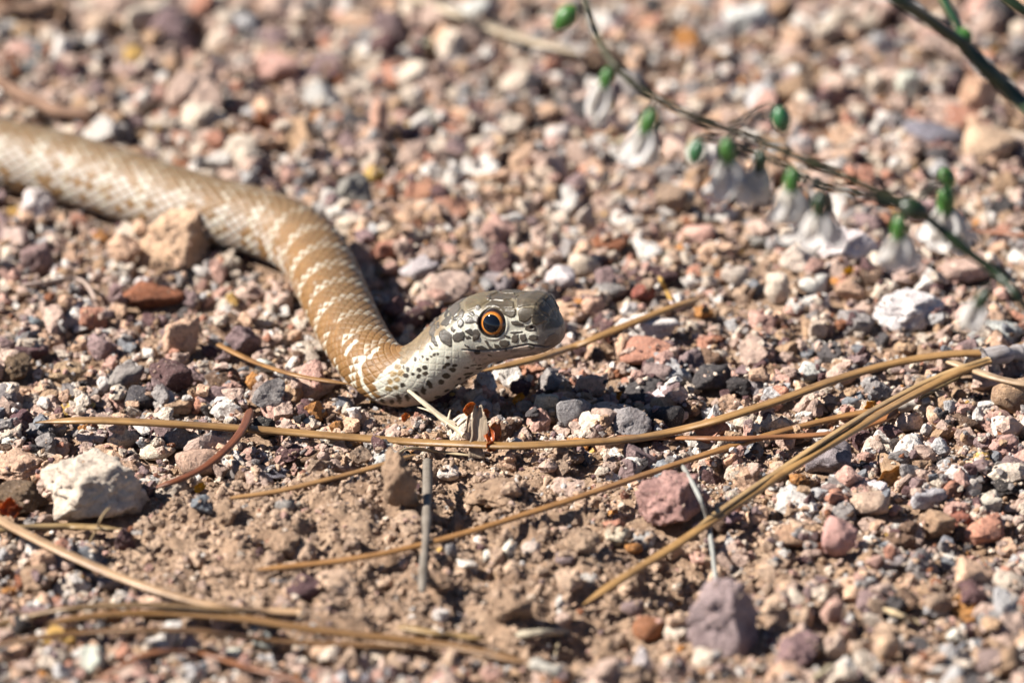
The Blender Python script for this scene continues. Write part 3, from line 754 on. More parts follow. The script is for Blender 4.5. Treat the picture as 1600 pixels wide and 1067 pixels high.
TINTS = dict(cream=(.53, .44, .355), white=(.60, .555, .51), pinktan=(.44, .315, .255), pink=(.44, .265, .215), salmon=(.41, .195, .13), tan=(.34, .22, .135), peach=(.53, .345, .235),
             orange=(.38, .17, .05), gold=(.47, .29, .085), rust=(.23, .09, .042), grey=(.23, .205, .195), bluegrey=(.175, .18, .195), mauve=(.21, .142, .138),
             purple=(.10, .05, .05), brown=(.13, .076, .048), charcoal=(.062, .054, .055), dark=(.032, .027, .027), granite=(.37, .355, .35), soil=(.36, .25, .175), red=(.29, .10, .065), crust=(.33, .20, .17), ash=(.30, .225, .21))
WORDS = dict(cream='cream', white='chalky white', pinktan='pinkish tan', pink='pink', salmon='salmon pink', tan='tan', peach='peach coloured', orange='orange brown', gold='yellow', rust='rust brown',
             grey='grey', bluegrey='blue grey', mauve='mauve grey', purple='dark maroon', brown='brown', charcoal='charcoal grey', dark='black', granite='pale speckled grey', soil='soil brown', red='brick red', crust='reddish', ash='mauve grey')

# photograph place x, y, width, height | tint | shape: a angular, r rounded, f flat, l long, t tall, s stone of the setting with a mesh of its own, c clod | own label and short name where it is a landmark
STONES = '''
268 45 72 60 mauve a|blocky mauve grey stone with one black shaded face|blocky shaded stone
345 68 48 36 cream r
40 102 66 32 grey r|smooth pale grey oval pebble below a slate coloured slab|pale oval pebble
45 80 72 22 bluegrey f
40 52 40 34 tan a
155 40 46 44 pinktan a
232 30 80 52 cream l
205 110 64 28 pinktan l
300 145 84 70 pinktan a|broad pinkish tan slab stone lying alone behind the snake's back|broad pinkish slab
75 178 60 28 white r|white pebble wedged between the snake's back and a reddish twig|wedged white pebble
285 220 34 28 salmon a
105 100 36 34 purple a
355 235 26 34 purple a
437 108 76 52 pink a|large soft pink stone far behind the snake's first curve|soft pink stone
468 20 46 40 grey a
553 35 30 36 cream r
592 190 34 84 peach t|tall narrow peach coloured stone standing on end|standing peach stone
600 125 40 26 bluegrey a
505 150 60 50 white a
655 245 44 32 salmon a
785 190 56 26 purple f
745 12 52 36 white r|rounded white pebble touching the pale straw|white pebble by the straw
435 60 32 26 bluegrey r
670 190 30 42 white a
1172 32 80 56 white a|bright white block beyond the arching flower stem|bright white block
1075 70 46 50 orange a|bright orange stone with a dark shaded side|bright orange stone
872 212 40 34 white r
850 180 50 40 peach a
812 187 28 26 rust a
1458 212 106 58 bluegrey r|smooth blue grey oval river pebble, largest rounded stone in sight|smooth blue grey oval
1527 155 72 76 peach a|knobbly golden peach stone behind the smooth blue grey oval|knobbly golden stone
1418 132 54 52 white a
1232 145 36 26 white r
1545 228 92 60 peach a
1290 185 30 26 cream a
1292 228 30 26 white r
1252 226 40 30 white r
1340 222 46 34 cream a
1455 65 50 40 pink a
1378 160 22 20 orange a
1285 168 36 26 purple a
58 325 60 58 white a|chalky white stone propped against the belly of the snake|chalky propped stone
272 378 122 98 peach s|large angular peach coloured rock leaning on the snake's body|large peach rock
240 462 102 42 rust l|long rust brown stone lying below the large peach rock|long rust stone
185 425 46 30 cream a
222 445 30 26 white r
60 405 52 54 mauve a
25 375 46 40 cream a
120 480 28 22 white r
50 508 36 30 bluegrey r
285 525 62 64 peach a|pale peach angular stone by the tip of the short brown needle|pale peach stone
380 530 56 52 mauve a
70 352 52 24 brown a
185 458 40 38 mauve a
553 300 58 54 grey a|pale grey squarish stone close behind the snake's curve|pale squarish stone
585 275 42 28 gold a
550 352 56 44 cream a
572 378 40 38 mauve a
615 388 66 36 salmon l
655 422 62 40 granite a
695 452 92 50 pinktan l|long pinkish tan slab pointing at the back of the snake's head|slab behind the head
757 372 64 32 bluegrey f|dark blue grey slate chip with a black underside|slate chip
705 320 70 40 salmon a
750 405 46 30 cream r
875 437 50 42 white a|white block just beyond the snake's snout|white block beyond the snout
735 260 28 28 white r
663 395 32 24 rust a
845 280 56 44 pinktan a
610 420 30 22 pink a
780 440 56 30 grey f
955 378 62 30 rust a|rust orange stone with a shaded side among pale pebbles|rust orange stone
913 412 50 40 cream r
1030 402 56 30 cream a
1020 430 84 34 purple f|flat dark maroon stone lying behind the pink red one|flat maroon stone
1005 455 42 28 red a
925 480 46 40 peach a
985 487 32 26 white a
955 452 60 34 grey a
1010 510 106 32 white l|long pale flat stone just behind the needle that points at the snout|long pale flat stone
1100 490 34 22 orange a
1148 430 42 32 cream r
1190 375 56 28 grey f
1075 308 26 18 bluegrey a
915 340 32 40 cream a
1250 405 66 50 cream a
1325 385 96 62 white s|broad crusty white rock under the nodding white flowers|crusty white rock
1270 445 46 34 white r
1330 453 44 36 peach a
1420 480 114 60 white s|pitted white rock with a shaded brown end|pitted white rock
1415 425 76 44 pinktan f
1515 420 92 46 pinktan f
1555 522 88 44 granite a|speckled pale blue grey rock beside the grey needle sheath|speckled granite rock
1545 490 50 34 white a
1215 450 42 50 cream a
1280 515 34 32 cream a
1385 345 32 28 salmon a
146 762 172 104 cream s|big speckled white rock with a dark lichened top|big speckled white rock
28 728 106 52 peach s|pale tan rock touching the big speckled white rock|pale tan rock
28 778 100 58 brown s|brown shaded rock in front of the pale tan one|brown shaded rock
118 637 62 32 gold a|bright yellow stone resting above the long needle's pointed tip|bright yellow stone
222 622 56 40 charcoal r|rounded charcoal grey pebble beside the maroon stone|charcoal pebble
268 595 70 64 purple a|chunky dark maroon stone in the open gravel|chunky maroon stone
50 548 56 32 purple a
195 590 62 48 grey a
25 575 52 40 brown a
33 655 42 32 purple a
10 620 38 40 grey r
105 585 60 36 tan a
312 722 76 48 pink r|pink and white speckled stone inside the curve of the red needle|pink speckled stone
245 705 56 28 cream r
288 685 66 34 granite a
262 690 32 24 purple a
340 688 34 26 white a
200 676 76 28 mauve a
145 682 52 24 cream a
65 673 52 20 grey f
280 635 52 28 tan a
340 620 70 44 mauve a
385 745 38 30 brown a
15 690 42 24 white f
315 790 36 28 bluegrey a
392 718 46 30 pink a
485 602 86 30 pinktan f|flat pinkish tan stone beside the short needle under the neck|flat stone by the neck
560 618 30 36 mauve a
537 632 32 24 bluegrey r
600 716 70 38 granite a|blue and white speckled stone in front of the long needle|blue white speckled stone
450 710 46 28 purple a
493 715 50 28 brown a
430 737 46 20 bluegrey f
445 785 32 22 grey r
700 740 36 26 white a
415 570 32 24 white r
898 648 58 54 grey r|rounded stone with a white cap, its front in the shadow of the head|white capped stone
978 664 84 62 grey a|grey angular block half lit in the shadow of the head|half lit grey block
1040 652 54 42 dark r|black rough lump beside the half lit grey block|black lump
1070 636 62 32 brown a
1015 550 94 44 salmon r|broad smooth salmon pink stone in front of the pointing needle|broad salmon stone
1030 587 58 42 mauve a
925 602 54 42 peach a
1042 615 46 34 white a
1112 590 72 44 charcoal a|charcoal angular stone in the pale gravel behind the needle bundle|charcoal angular stone
1157 602 58 36 dark a
1080 570 46 44 mauve a
1125 556 32 26 cream r
815 605 38 32 purple a
830 580 46 28 salmon a
855 632 40 42 cream a
1052 785 120 90 crust s|large brick red rock with a tan crust between the two long crossing needles|large brick red rock
1110 720 40 26 pinktan r
1145 720 36 30 peach a
1182 605 42 32 grey a
990 730 42 30 white a
1295 716 74 56 grey a|angular grey stone below the crossing of two needles|angular grey stone
1435 702 60 42 pink a|pink brown angular stone on the open gravel below the small pale sheath|pink brown wedge
1365 702 40 32 cream r
1290 632 46 32 pinktan a
1335 632 42 36 bluegrey a
1375 615 62 32 peach a
1582 617 70 56 tan r|rounded greyish tan stone near the grey needle sheath|rounded tan stone
1475 632 34 28 tan a
1500 650 18 24 cream r
1470 662 36 20 cream r
1420 660 46 32 cream a
1500 742 62 40 white a
1570 700 50 38 pink a
1582 735 52 40 mauve a
1300 766 38 30 mauve a
1520 757 30 26 white r
1450 777 58 40 granite a
1540 787 58 40 cream a
1572 760 54 24 dark f|flat black chip of stone among white pebbles|flat black chip
1355 787 72 42 pinktan r
1298 787 26 36 white t
1245 757 40 32 orange a
1415 577 46 26 mauve a
1270 582 52 36 white a
195 842 32 36 purple f
70 882 44 32 tan a
175 907 48 28 grey a
145 1028 40 40 white a
50 1040 48 22 pinktan l
82 1030 28 28 white r
210 1035 28 30 white r
300 1052 44 40 white a
365 1016 32 18 white f
510 1015 78 42 peach a|peach and white stone in front of the stack of brown needles|peach and white stone
410 1002 34 26 granite a
478 920 58 40 purple a
690 957 30 24 white a
730 888 36 18 white f
765 870 24 22 white r
795 865 26 30 white a
705 865 20 26 grey r
565 1040 32 34 pinktan a
560 1062 34 22 white r
430 1056 26 22 white r
700 1060 54 28 pink a
775 1052 34 22 white a
1130 962 118 112 ash s|large rough mauve grey rock standing in a dark hollow|large mauve rock
1015 982 54 40 rust r|smooth reddish brown oval pebble in the hollow|reddish oval pebble
988 946 36 26 mauve r
1008 842 40 28 granite a
965 836 38 32 cream a
885 872 38 22 mauve f
990 857 28 18 orange r
1005 1035 30 56 white t|upright whitish stub of stone at the edge of the hollow|upright whitish stub
878 942 22 26 white a
830 857 32 26 cream r
1240 838 72 34 tan r|oval tan stone with a crumbly surface|oval tan stone
1312 842 62 64 pink a|wedge shaped pink stone leaning in the gravel|leaning pink wedge
1500 815 40 40 red a|small brick red stone with a shaded side|small brick red stone
1465 822 56 48 tan a
1350 916 40 36 granite a
1300 957 40 50 pink a
1245 1017 76 50 mauve a|mauve grey squared block beside a small cream stone|squared mauve block
1305 1012 42 40 cream a
1345 1014 36 32 pinktan r
1385 1012 44 46 peach r
1225 1057 58 42 peach a
1400 876 38 24 grey r
1480 849 28 24 bluegrey r
1575 895 28 26 salmon r
1465 952 42 26 granite a
1510 948 48 38 orange a|orange brown peaked stone beside a long grey stone|orange brown peak
1572 972 90 32 grey l|long pale grey stone lying over a dark gap|long grey stone
1552 1036 56 46 mauve a
1587 1024 44 28 red a
1445 1036 28 28 brown a
1495 992 32 22 white a
1526 890 20 24 white r
1546 909 20 18 cream r
1557 815 62 26 cream l
1215 947 36 26 pink a
'''
CLOD_LIST = '''
625 757 58 96 s|tall crumbly clod of brown soil beside the upright grey twig
772 768 96 50 s|loaf shaped clod of sandy soil behind the upright grey twig
440 826 58 42 s|rounded clod of soil resting on the loamy mound
505 760 60 34 s|low crumbly soil clod in front of the long needle
60 905 66 42 s|soil clod with a dark side under the pale curved needle
800 945 74 60 s|lumpy clod of loam above the stack of brown needles
945 1028 40 66 s|narrow upright clod of soil beside the whitish stub
905 850 60 44 s|granular soil clod in front of the needle pair
690 905 50 34 s|small soil clod beside the foot of the grey twig
355 800 44 34 s|dark edged soil clod next to the fallen needle's tip
890 715 52 34 s|crumbly brown clod under the long needle
1240 795 40 30 s|small brown clod among pebbles by the lower needle
'''
landmarks, plain_stones = [], []
stone_count = 0

def place(px, py, w, h, shape):
    """Half sizes (mm) and resting place of a stone seen w x h pixels large."""
    k = SPAN / 1600.0 * float(np.linalg.norm(at(px, py, 2) - CAM)) / DIST
    a = w * k / 2
    depth = {'f': 0.75, 'l': 0.62, 't': 0.85}.get(shape, 0.85) * a
    c = math.sqrt(max((h * k / 2) ** 2 - (depth * 0.42) ** 2, 0.0)) / 0.90
    c = float(np.clip(c, 0.42 * a, 2.2 * a))
    z = 0.0
    for _ in range(4):
        p = at(px, py, z); z = float(relief(p[0], p[1], BARE)) + c * 0.80 + 0.5
    return p[0], p[1], z, a, depth, c

def put_stone(name, me, x, y, z, a, b, c, rot, tint, jitter=0.10):
    o = link(name, me, loc=(x, y, z), color=tuple(float(np.clip(v * (1 + RNG.uniform(-jitter, jitter)), 0.02, 0.8)) for v in tint))
    o.scale = (a, b, c); o.rotation_euler = (0, 0, rot)
    splat(x, y, z, a, b, c, rot)
    return o

def size_word(w): return 'tiny' if w < 28 else 'small' if w < 42 else 'medium sized' if w < 60 else 'large'
SHAPE_WORD = dict(a='angular', r='rounded', f='flat', l='long', t='upright', s='rough')
for line in STONES.strip().splitlines():
    parts = line.split('|'); f = parts[0].split()
    px, py, w, h = map(float, f[:4]); tint, shape = f[4], f[5]
    x, y, z, a, b, c = place(px, py, w, h, shape)
    stone_count += 1
    if shape == 's': me = rock_mesh('stone', 700 + stone_count, 5, planes=7, wear=70, rough=0.11, grain=2.0, mat=M_STONE, crumb=0.05, block=3.75 + 0.1 * (stone_count % 5))
    elif shape == 'r': me = ROUND[stone_count % len(ROUND)]
    else: me = ROCKS[stone_count % len(ROCKS)]
    rot = RNG.uniform(-0.25, 0.25)
    o = put_stone('stone' if w >= 42 else 'pebble', me, x, y, z, a, b, c, rot, TINTS[tint], 0.06)
    o['category'] = 'stone' if w >= 42 else 'pebble'
    o['group'] = 'stones and pebbles strewn over the gravel'
    if len(parts) > 1:
        o['label'] = parts[1]; landmarks.append((px, py, parts[2]))
    else:
        plain_stones.append((o, px, py, w, tint, shape))

for q, line in enumerate(CLOD_LIST.strip().splitlines()):
    f, label = line.split('|'); f = f.split()
    px, py, w, h = map(float, f[:4])
    x, y, z, a, b, c = place(px, py, w, h, 'a')
    o = put_stone('dirt_clod', CLODS[q % len(CLODS)], x, y, z, a, b, c, q * 1.3, TINTS['soil'])
    tag(o, label, 'dirt clod', 'clods of soil in the loam')

# further pebbles of a size one can pick out, where the list above leaves room
PAL = [('cream', 19), ('white', 10), ('pinktan', 26), ('pink', 8), ('salmon', 3), ('tan', 10), ('peach', 12), ('orange', 0.9), ('gold', 0.6), ('rust', 1.6), ('grey', 7), ('bluegrey', 2), ('mauve', 8), ('purple', 4.5), ('brown', 3.5), ('charcoal', 2.5), ('dark', 1.2), ('granite', 3)]
PN = [p[0] for p in PAL]; PW = np.array([p[1] for p in PAL]); PW = PW / PW.sum()
taken = [(o.location[0] / MM, o.location[1] / MM, max(o.scale[0], o.scale[1])) for o, *_ in plain_stones]
taken += [(float(at(l[0], l[1], 3)[0]), float(at(l[0], l[1], 3)[1]), 7.0) for l in landmarks]
extra = 0
for _ in range(6000):
    if stone_count >= 286: break
    px, py = RNG.uniform(8, 1592), RNG.uniform(8, 1060)
    w = RNG.uniform(26, 48); h = w * RNG.uniform(0.55, 0.9)
    p = at(px, py, 1.5)
    if soil_mask(p[0], p[1]) > 0.55 or relief(p[0], p[1], SNAKE_MASK.astype(float)) > 0: continue
    r = w * 0.07
    if any((p[0] - tx) ** 2 + (p[1] - ty) ** 2 < (r + tr) ** 2 for tx, ty, tr in taken): continue
    tint = PN[RNG.choice(len(PN), p=PW)]; shape = 'r' if RNG.random() < 0.25 else 'a'
    x, y, z, a, b, c = place(px, py, w, h, shape)
    stone_count += 1
    o = put_stone('pebble', (ROUND if shape == 'r' else ROCKS)[stone_count % (len(ROUND) if shape == 'r' else len(ROCKS))], x, y, z, a, b, c, RNG.uniform(0, 6.28), TINTS[tint])
    o['category'] = 'pebble'; o['group'] = 'stones and pebbles strewn over the gravel'
    taken.append((x, y, max(a, b))); plain_stones.append((o, px, py, w, tint, shape))

# a label for each: its look and the nearest landmark
bylabel = {}
def label_stone(o, px, py, w, tint, shape):
    near_ = sorted(landmarks, key=lambda l: math.hypot(l[0] - px, (l[1] - py) * 1.3))
    noun = 'pebble' if o.name.startswith('pebble') else 'stone'
    for k in range(8):
        far = math.hypot(near_[k][0] - px, near_[k][1] - py)
        word = 'next to' if far < 90 else 'near'
        lab = '%s %s %s %s %s the %s' % (size_word(w), SHAPE_WORD[shape], WORDS[tint], noun, word, near_[k][2])
        if lab not in bylabel: break
    bylabel.setdefault(lab, []).append(o); o['label'] = lab
for rec in plain_stones: label_stone(*rec)
# ---------------------------------------------------------------- gravel and coarse sand between the stones: tens of thousands of pieces, one object
GSRC = bpy.data.collections.new('gravel_pieces')          # not linked to the scene: only read by the scatter below
for k in range(14):
    GSRC.objects.link(bpy.data.objects.new('a_piece_%02d' % k, rock_mesh('gravel_piece', 500 + k, 3, planes=7 + k % 6, wear=(20, 34, 60)[k % 3], rough=0.11, mat=M_GRAVEL)))
for k in range(6):
    GSRC.objects.link(bpy.data.objects.new('b_grain_%02d' % k, rock_mesh('gravel_grain', 600 + k, 1, planes=8, wear=12, rough=0.05, mat=M_GRAVEL)))
tint_tab = np.array([TINTS[n] for n in PN])
SOIL_T = np.array(TINTS['soil'])
gp, gs, gr, gc, gi = [], [], [], [], []

def inframe(n, pad):
    """Points spread evenly over the patch of ground that can be seen, with a margin."""
    return RNG.uniform(-128 - pad, 128 + pad, n), RNG.uniform(-180 - pad, 225 + pad, n)

SOIL_ONLY, LARGEST, promoted = False, True, []
def lay(n, rmin, rmax, power, keep_soil, grain):
    X, Y = inframe(n, 30)
    R = (rmin + (rmax - rmin) * RNG.random(n) ** power) * np.interp(Y, [-60, 10, 60, 160], [1.0, 0.86, 1.0, 1.25])
    SM = soil_mask(X, Y); U = RNG.random((n, 6)); ROT = RNG.uniform(0, 2 * math.pi, (n, 3))
    PATCH = noise3(X / 30, Y / 30, 0, 91)
    PI = RNG.choice(len(PN), size=n, p=PW)
    BG = relief(X, Y, BARE); IN = relief(X, Y, SNAKE_MASK)
    for k in range(n):
        x, y, r, sm = X[k], Y[k], R[k], SM[k]
        if (IN[k] and r > 0.8) or U[k, 0] < sm * (1 - keep_soil) or (SOIL_ONLY and sm < 0.3): continue
        i, j = int((x - HX0) / HS), int((y - HY0) / HS); q = max(1, int(r * 0.6 / HS))
        if not (2 * q < i < HNX - 2 * q and 2 * q < j < HNY - 2 * q): continue
        hc = (RELIEF[i, j] + RELIEF[i + q, j] + RELIEF[i - q, j] + RELIEF[i, j + q] + RELIEF[i, j - q]) / 5
        lo = min(RELIEF[i + q, j], RELIEF[i - q, j], RELIEF[i, j + q], RELIEF[i, j - q])
        if hc - BG[k] > 3.4 + 1.4 * U[k, 1] or (hc - lo > 1.5 * r): continue
        a, b, c = r * (0.85 + 0.4 * U[k, 2]), r * (0.7 + 0.35 * U[k, 3]), r * (0.55 + 0.3 * U[k, 4])
        z = 0.35 * hc + 0.65 * lo + c * 0.60
        if sm > 0.35 and U[k, 5] < sm * 0.85: col_ = SOIL_T * (0.75 + 0.7 * U[k, 1])
        else: col_ = tint_tab[PI[k]] * (0.85 + 0.3 * U[k, 1])
        if LARGEST and r > 3.25 and len(promoted) < 165:          # the largest pieces in view are stones of their own
            q_ = project(np.array([x, y, z]))
            if -15 < q_[0] < 1615 and -15 < q_[1] < 1082:
                o_ = link('stone', ROCKS[k % len(ROCKS)], loc=(x, y, z), color=tuple(float(v) for v in np.clip(col_, 0.02, 0.8)))
                o_.scale = (a, b, c); o_.rotation_euler = (0.7 * (U[k, 2] - 0.5), 0.7 * (U[k, 3] - 0.5), ROT[k, 2])
                o_['category'] = 'stone'; o_['group'] = 'stones and pebbles strewn over the gravel'
                tn = 'soil' if sm > 0.35 and U[k, 5] < sm * 0.85 else PN[PI[k]]
                label_stone(o_, q_[0], q_[1], 2 * a / SPAN * 1600, tn, 'a'); promoted.append(o_)
                splat(x, y, z, a, b, c * 0.95); continue
        gp.append((x, y, z)); gs.append((a, b, c)); gr.append((1.3 * (U[k, 2] - 0.5), 1.3 * (U[k, 3] - 0.5), ROT[k, 2])); gc.append(col_); gi.append(int(14 + U[k, 1] * 5.99) if grain else int(U[k, 0] * 1000) % 14)
        splat(x, y, z, a, b, c * 0.95)

lay(2700, 2.2, 4.4, 2.2, 0.10, False)
LARGEST = False
lay(6500, 1.2, 2.3, 1.2, 0.22, False)
lay(16000, 0.6, 1.2, 1.2, 0.7, False)
SOIL_ONLY = True
lay(20000, 0.3, 1.15, 2.0, 1.0, False)
SOIL_ONLY = False
lay(34000, 0.36, 0.75, 1.0, 1.0, True)
for o_ in GSRC.objects: o_.data.polygons.foreach_set('use_smooth', np.zeros(len(o_.data.polygons), bool))     # broken faces stay crisp
# sand grains, laid in one go
n = 90000
X, Y = inframe(n, 20); R = RNG.uniform(0.16, 0.36, n); Z = relief(X, Y)
ok = ((Z - relief(X, Y, BARE) < 1.3) | (RNG.random(n) < 0.12))
X, Y, R, Z = X[ok], Y[ok], R[ok], Z[ok]; n = len(X); SM = soil_mask(X, Y)
ct = tint_tab[RNG.choice(len(PN), size=n, p=PW)] * 0.5 + SOIL_T * 0.5
ct = np.where((RNG.random(n) < SM * 0.9)[:, None], SOIL_T * RNG.uniform(0.8, 1.4, n)[:, None], ct)
# and gravel beyond the picture's edge, so that the ground goes on
m_ = 95000
XO, YO = RNG.uniform(-420, 420, m_), RNG.uniform(-420, 760, m_)
out = (np.abs(XO) > 150) | (YO < -205) | (YO > 250)
XO, YO = XO[out], YO[out]; m_ = len(XO); RO = 0.8 + 2.6 * RNG.random(m_) ** 2
ZO = ground_height(XO, YO) * np.exp(-(np.maximum(0, np.hypot(XO, YO - 40) - 600) / 500) ** 2) + RO * 0.3
P_all = np.vstack([np.array(gp), np.stack([X, Y, Z + R * 0.2], -1), np.stack([XO, YO, ZO], -1)])
S_all = np.vstack([np.array(gs), np.stack([R, R, R * 0.8], -1), np.stack([RO, RO * 0.85, RO * 0.65], -1)])
R_all = np.vstack([np.array(gr), RNG.uniform(0, 6.28, (n, 3)), np.stack([np.zeros(m_), np.zeros(m_), RNG.uniform(0, 6.28, m_)], -1)])
C_all = np.vstack([np.array(gc), ct, tint_tab[RNG.choice(len(PN), size=m_, p=PW)]])
I_all = np.concatenate([np.array(gi), RNG.integers(14, 20, n), RNG.integers(0, 14, m_)])

gm = bpy.data.meshes.new('gravel_points'); N_ = len(P_all)
gm.vertices.add(N_); gm.vertices.foreach_set('co', (P_all * MM).astype(np.float32).ravel())
for nm, tp, key, arr in (('size', 'FLOAT_VECTOR', 'vector', S_all), ('turn', 'FLOAT_VECTOR', 'vector', R_all)):
    A = gm.attributes.new(nm, tp, 'POINT'); A.data.foreach_set(key, arr.astype(np.float32).ravel())
A = gm.attributes.new('tint', 'FLOAT_COLOR', 'POINT'); A.data.foreach_set('color', np.hstack([np.clip(C_all, 0.02, 0.8), np.ones((N_, 1))]).astype(np.float32).ravel())
A = gm.attributes.new('which', 'INT', 'POINT'); A.data.foreach_set('value', I_all.astype(np.int32))
gravel = link('gravel', gm)
tag(gravel, 'loose mixed gravel and coarse sand covering the soil', 'gravel', kind='stuff')
ng = bpy.data.node_groups.new('scatter_gravel', 'GeometryNodeTree')
ng.interface.new_socket('Geometry', in_out='INPUT', socket_type='NodeSocketGeometry'); ng.interface.new_socket('Geometry', in_out='OUTPUT', socket_type='NodeSocketGeometry')
gi_, go_ = ng.nodes.new('NodeGroupInput'), ng.nodes.new('NodeGroupOutput')
iop = ng.nodes.new('GeometryNodeInstanceOnPoints'); ci_ = ng.nodes.new('GeometryNodeCollectionInfo')
ci_.inputs['Collection'].default_value = GSRC; ci_.inputs['Separate Children'].default_value = True; ci_.inputs['Reset Children'].default_value = True
def named(nm, tp):
    a = ng.nodes.new('GeometryNodeInputNamedAttribute'); a.data_type = tp; a.inputs[0].default_value = nm
    return a.outputs['Attribute']
iop.inputs['Pick Instance'].default_value = True
ng.links.new(gi_.outputs[0], iop.inputs['Points']); ng.links.new(ci_.outputs[0], iop.inputs['Instance'])
ng.links.new(named('which', 'INT'), iop.inputs['Instance Index']); ng.links.new(named('turn', 'FLOAT_VECTOR'), iop.inputs['Rotation']); ng.links.new(named('size', 'FLOAT_VECTOR'), iop.inputs['Scale'])
ng.links.new(iop.outputs[0], go_.inputs[0])
gravel.modifiers.new('scatter', 'NODES').node_group = ng
# ---------------------------------------------------------------- pine needles, twigs and scraps lying on the gravel
def sweep(path, width, thick, sides=12, groove=0.0, tip0=0.0, tip1=0.0, twist=0.0):
    """A strand along path (mm): flattened section, optional groove on top, pointed ends."""
    P = np.asarray(path, float); n = len(P)
    L = np.concatenate([[0], np.cumsum(np.linalg.norm(np.diff(P, axis=0), axis=1))]); tot = L[-1]
    T = np.gradient(P, axis=0); T /= np.linalg.norm(T, axis=1, keepdims=True)
    S = np.cross(T, [0, 0, 1.0]); nn = np.linalg.norm(S, axis=1, keepdims=True); S = np.where(nn > 1e-3, S / np.maximum(nn, 1e-6), [1.0, 0, 0]); U = np.cross(S, T)
    k = np.ones(n)
    if tip0: k *= np.clip(L / tip0, 0.06, 1) ** 0.6
    if tip1: k *= np.clip((tot - L) / tip1, 0.06, 1) ** 0.6
    w = np.broadcast_to(np.asarray(width, float), (n,)) * k / 2; h = np.broadcast_to(np.asarray(thick, float), (n,)) * k / 2
    q = 2 * math.pi * np.arange(sides) / sides
    prof_x, prof_y = np.cos(q), np.sin(q)
    prof_y = np.where(prof_y > 0, prof_y * (1 - groove * np.exp(-(prof_x / 0.35) ** 2)), prof_y)
    tw = twist * L / max(tot, 1e-6)
    cx = prof_x[None] * np.cos(tw)[:, None] * w[:, None] - prof_y[None] * np.sin(tw)[:, None] * h[:, None]
    cy = prof_x[None] * np.sin(tw)[:, None] * w[:, None] + prof_y[None] * np.cos(tw)[:, None] * h[:, None]
    V = P[:, None] + S[:, None] * cx[..., None] + U[:, None] * cy[..., None]
    UV = np.stack(np.broadcast_arrays(L[:, None], (np.arange(sides) / sides)[None]), -1)
    I = np.arange(n * sides).reshape(n, sides)
    F = np.stack([I[:-1], I[1:], np.roll(I[1:], -1, 1), np.roll(I[:-1], -1, 1)], -1).reshape(-1, 4)
    V = V.reshape(-1, 3); UV = UV.reshape(-1, 2)
    c = len(V); V = np.vstack([V, P[0], P[-1]]); UV = np.vstack([UV, [0, 0.5], [tot, 0.5]])
    caps = [[c, c, (s + 1) % sides, s] for s in range(sides)] + [[c + 1, c + 1, (n - 1) * sides + s, (n - 1) * sides + (s + 1) % sides] for s in range(sides)]
    tri = np.array([[a, c_, d] for a, b, c_, d in caps])
    F3 = np.vstack([F[:, [0, 1, 2]], F[:, [0, 2, 3]], tri])
    return V, F3, UV

def rest(pix, lift=0.0, n=70, ends=None, span=9):
    """Path of a strand seen through the given photograph points, resting on the relief below it."""
    pix = np.array(pix, float)
    Q, _ = spline(np.c_[pix, np.zeros(len(pix))], n)
    z = np.full(n, 3.0)
    for _ in range(5):
        P = np.array([at(x, y, zz) for (x, y, _), zz in zip(Q, z)])
        h = relief(P[:, 0], P[:, 1])
        e = np.array([h[max(0, i - span):i + span + 1].max() for i in range(n)])
        kern = np.hanning(2 * span + 1); kern /= kern.sum()
        z = np.convolve(np.pad(e, span, mode='edge'), kern, 'valid') + lift
    z = np.minimum(z, 9.0 + lift)
    return np.array([at(x, y, zz) for (x, y, _), zz in zip(Q, z)])

def strand(name, pix, width, color, label=None, category=None, group=None, parent=None, base=None, mat=None, thick=0.55, lift=0.4, tip0=0.0, tip1=0.0, groove=0.35, path=None, n=70, sides=14, wob=0.06, twist=0.0):
    P = rest(pix, lift, n) if path is None else path
    width = width * 1.12; w = width * (1 + wob * noise3(np.linspace(0, 9, len(P)), width * 7, 0, 77))
    V, F, UV = sweep(P, w, w * thick, sides, groove, tip0, tip1, twist)
    o0 = P[0] if base is None else base
    o = link(name, mesh_data(name, V, F, uv=UV, mats=(mat or M_FIBRE,), origin=o0), parent, loc=o0 if parent is None else (0, 0, 0), color=tuple(0.66 * v for v in color))
    if parent is None: tag(o, label, category, group)
    return o, P

TANN, BROWN, REDB, PALE, GREY = (.345, .19, .066), (.27, .14, .045), (.19, .06, .02), (.46, .29, .16), (.24, .205, .17)
NG = 'dead pine needles lying on the gravel'
# bundle with a grey papery sheath: three needles joined in it
base = rest([(1600, 552), (1540, 556)], 2.2)[-1]
root = empty('pine_needle_bundle', base)
tag(root, 'bundle of three tan pine needles held in a grey papery sheath', 'pine needles', 'bundles of pine needles')
strand('needle', [(1545, 551), (1480, 554), (1400, 567), (1310, 592), (1210, 628), (1100, 662), (1000, 684), (900, 692), (800, 696), (730, 694), (640, 690), (520, 681), (400, 671), (280, 663), (160, 657), (90, 658), (55, 660)], 2.35, TANN, parent=root, base=base, tip1=9, lift=1.3, n=150, thick=0.5)
strand('needle', [(1545, 564), (1480, 590), (1400, 632), (1320, 680), (1230, 735), (1140, 795), (1050, 855), (970, 905), (910, 945)], 2.0, (.36, .205, .075), parent=root, base=base, tip1=6, lift=1.5, n=90)
strand('needle', [(1545, 560), (1470, 586), (1390, 626), (1318, 668), (1236, 722), (1150, 780), (1085, 826)], 1.3, (.45, .29, .13), parent=root, base=base, tip1=6, lift=2.2, n=80)
strand('sheath', [(1606, 549), (1580, 552), (1556, 555), (1536, 558)], 4.0, (.42, .38, .37), parent=root, base=base, mat=M_WOOD, lift=1.4, n=26, thick=0.75, groove=0.0, wob=0.25, sides=16)
base = rest([(1440, 630), (1400, 640)], 0.8)[-1]
root = empty('pine_needle_bundle', base)
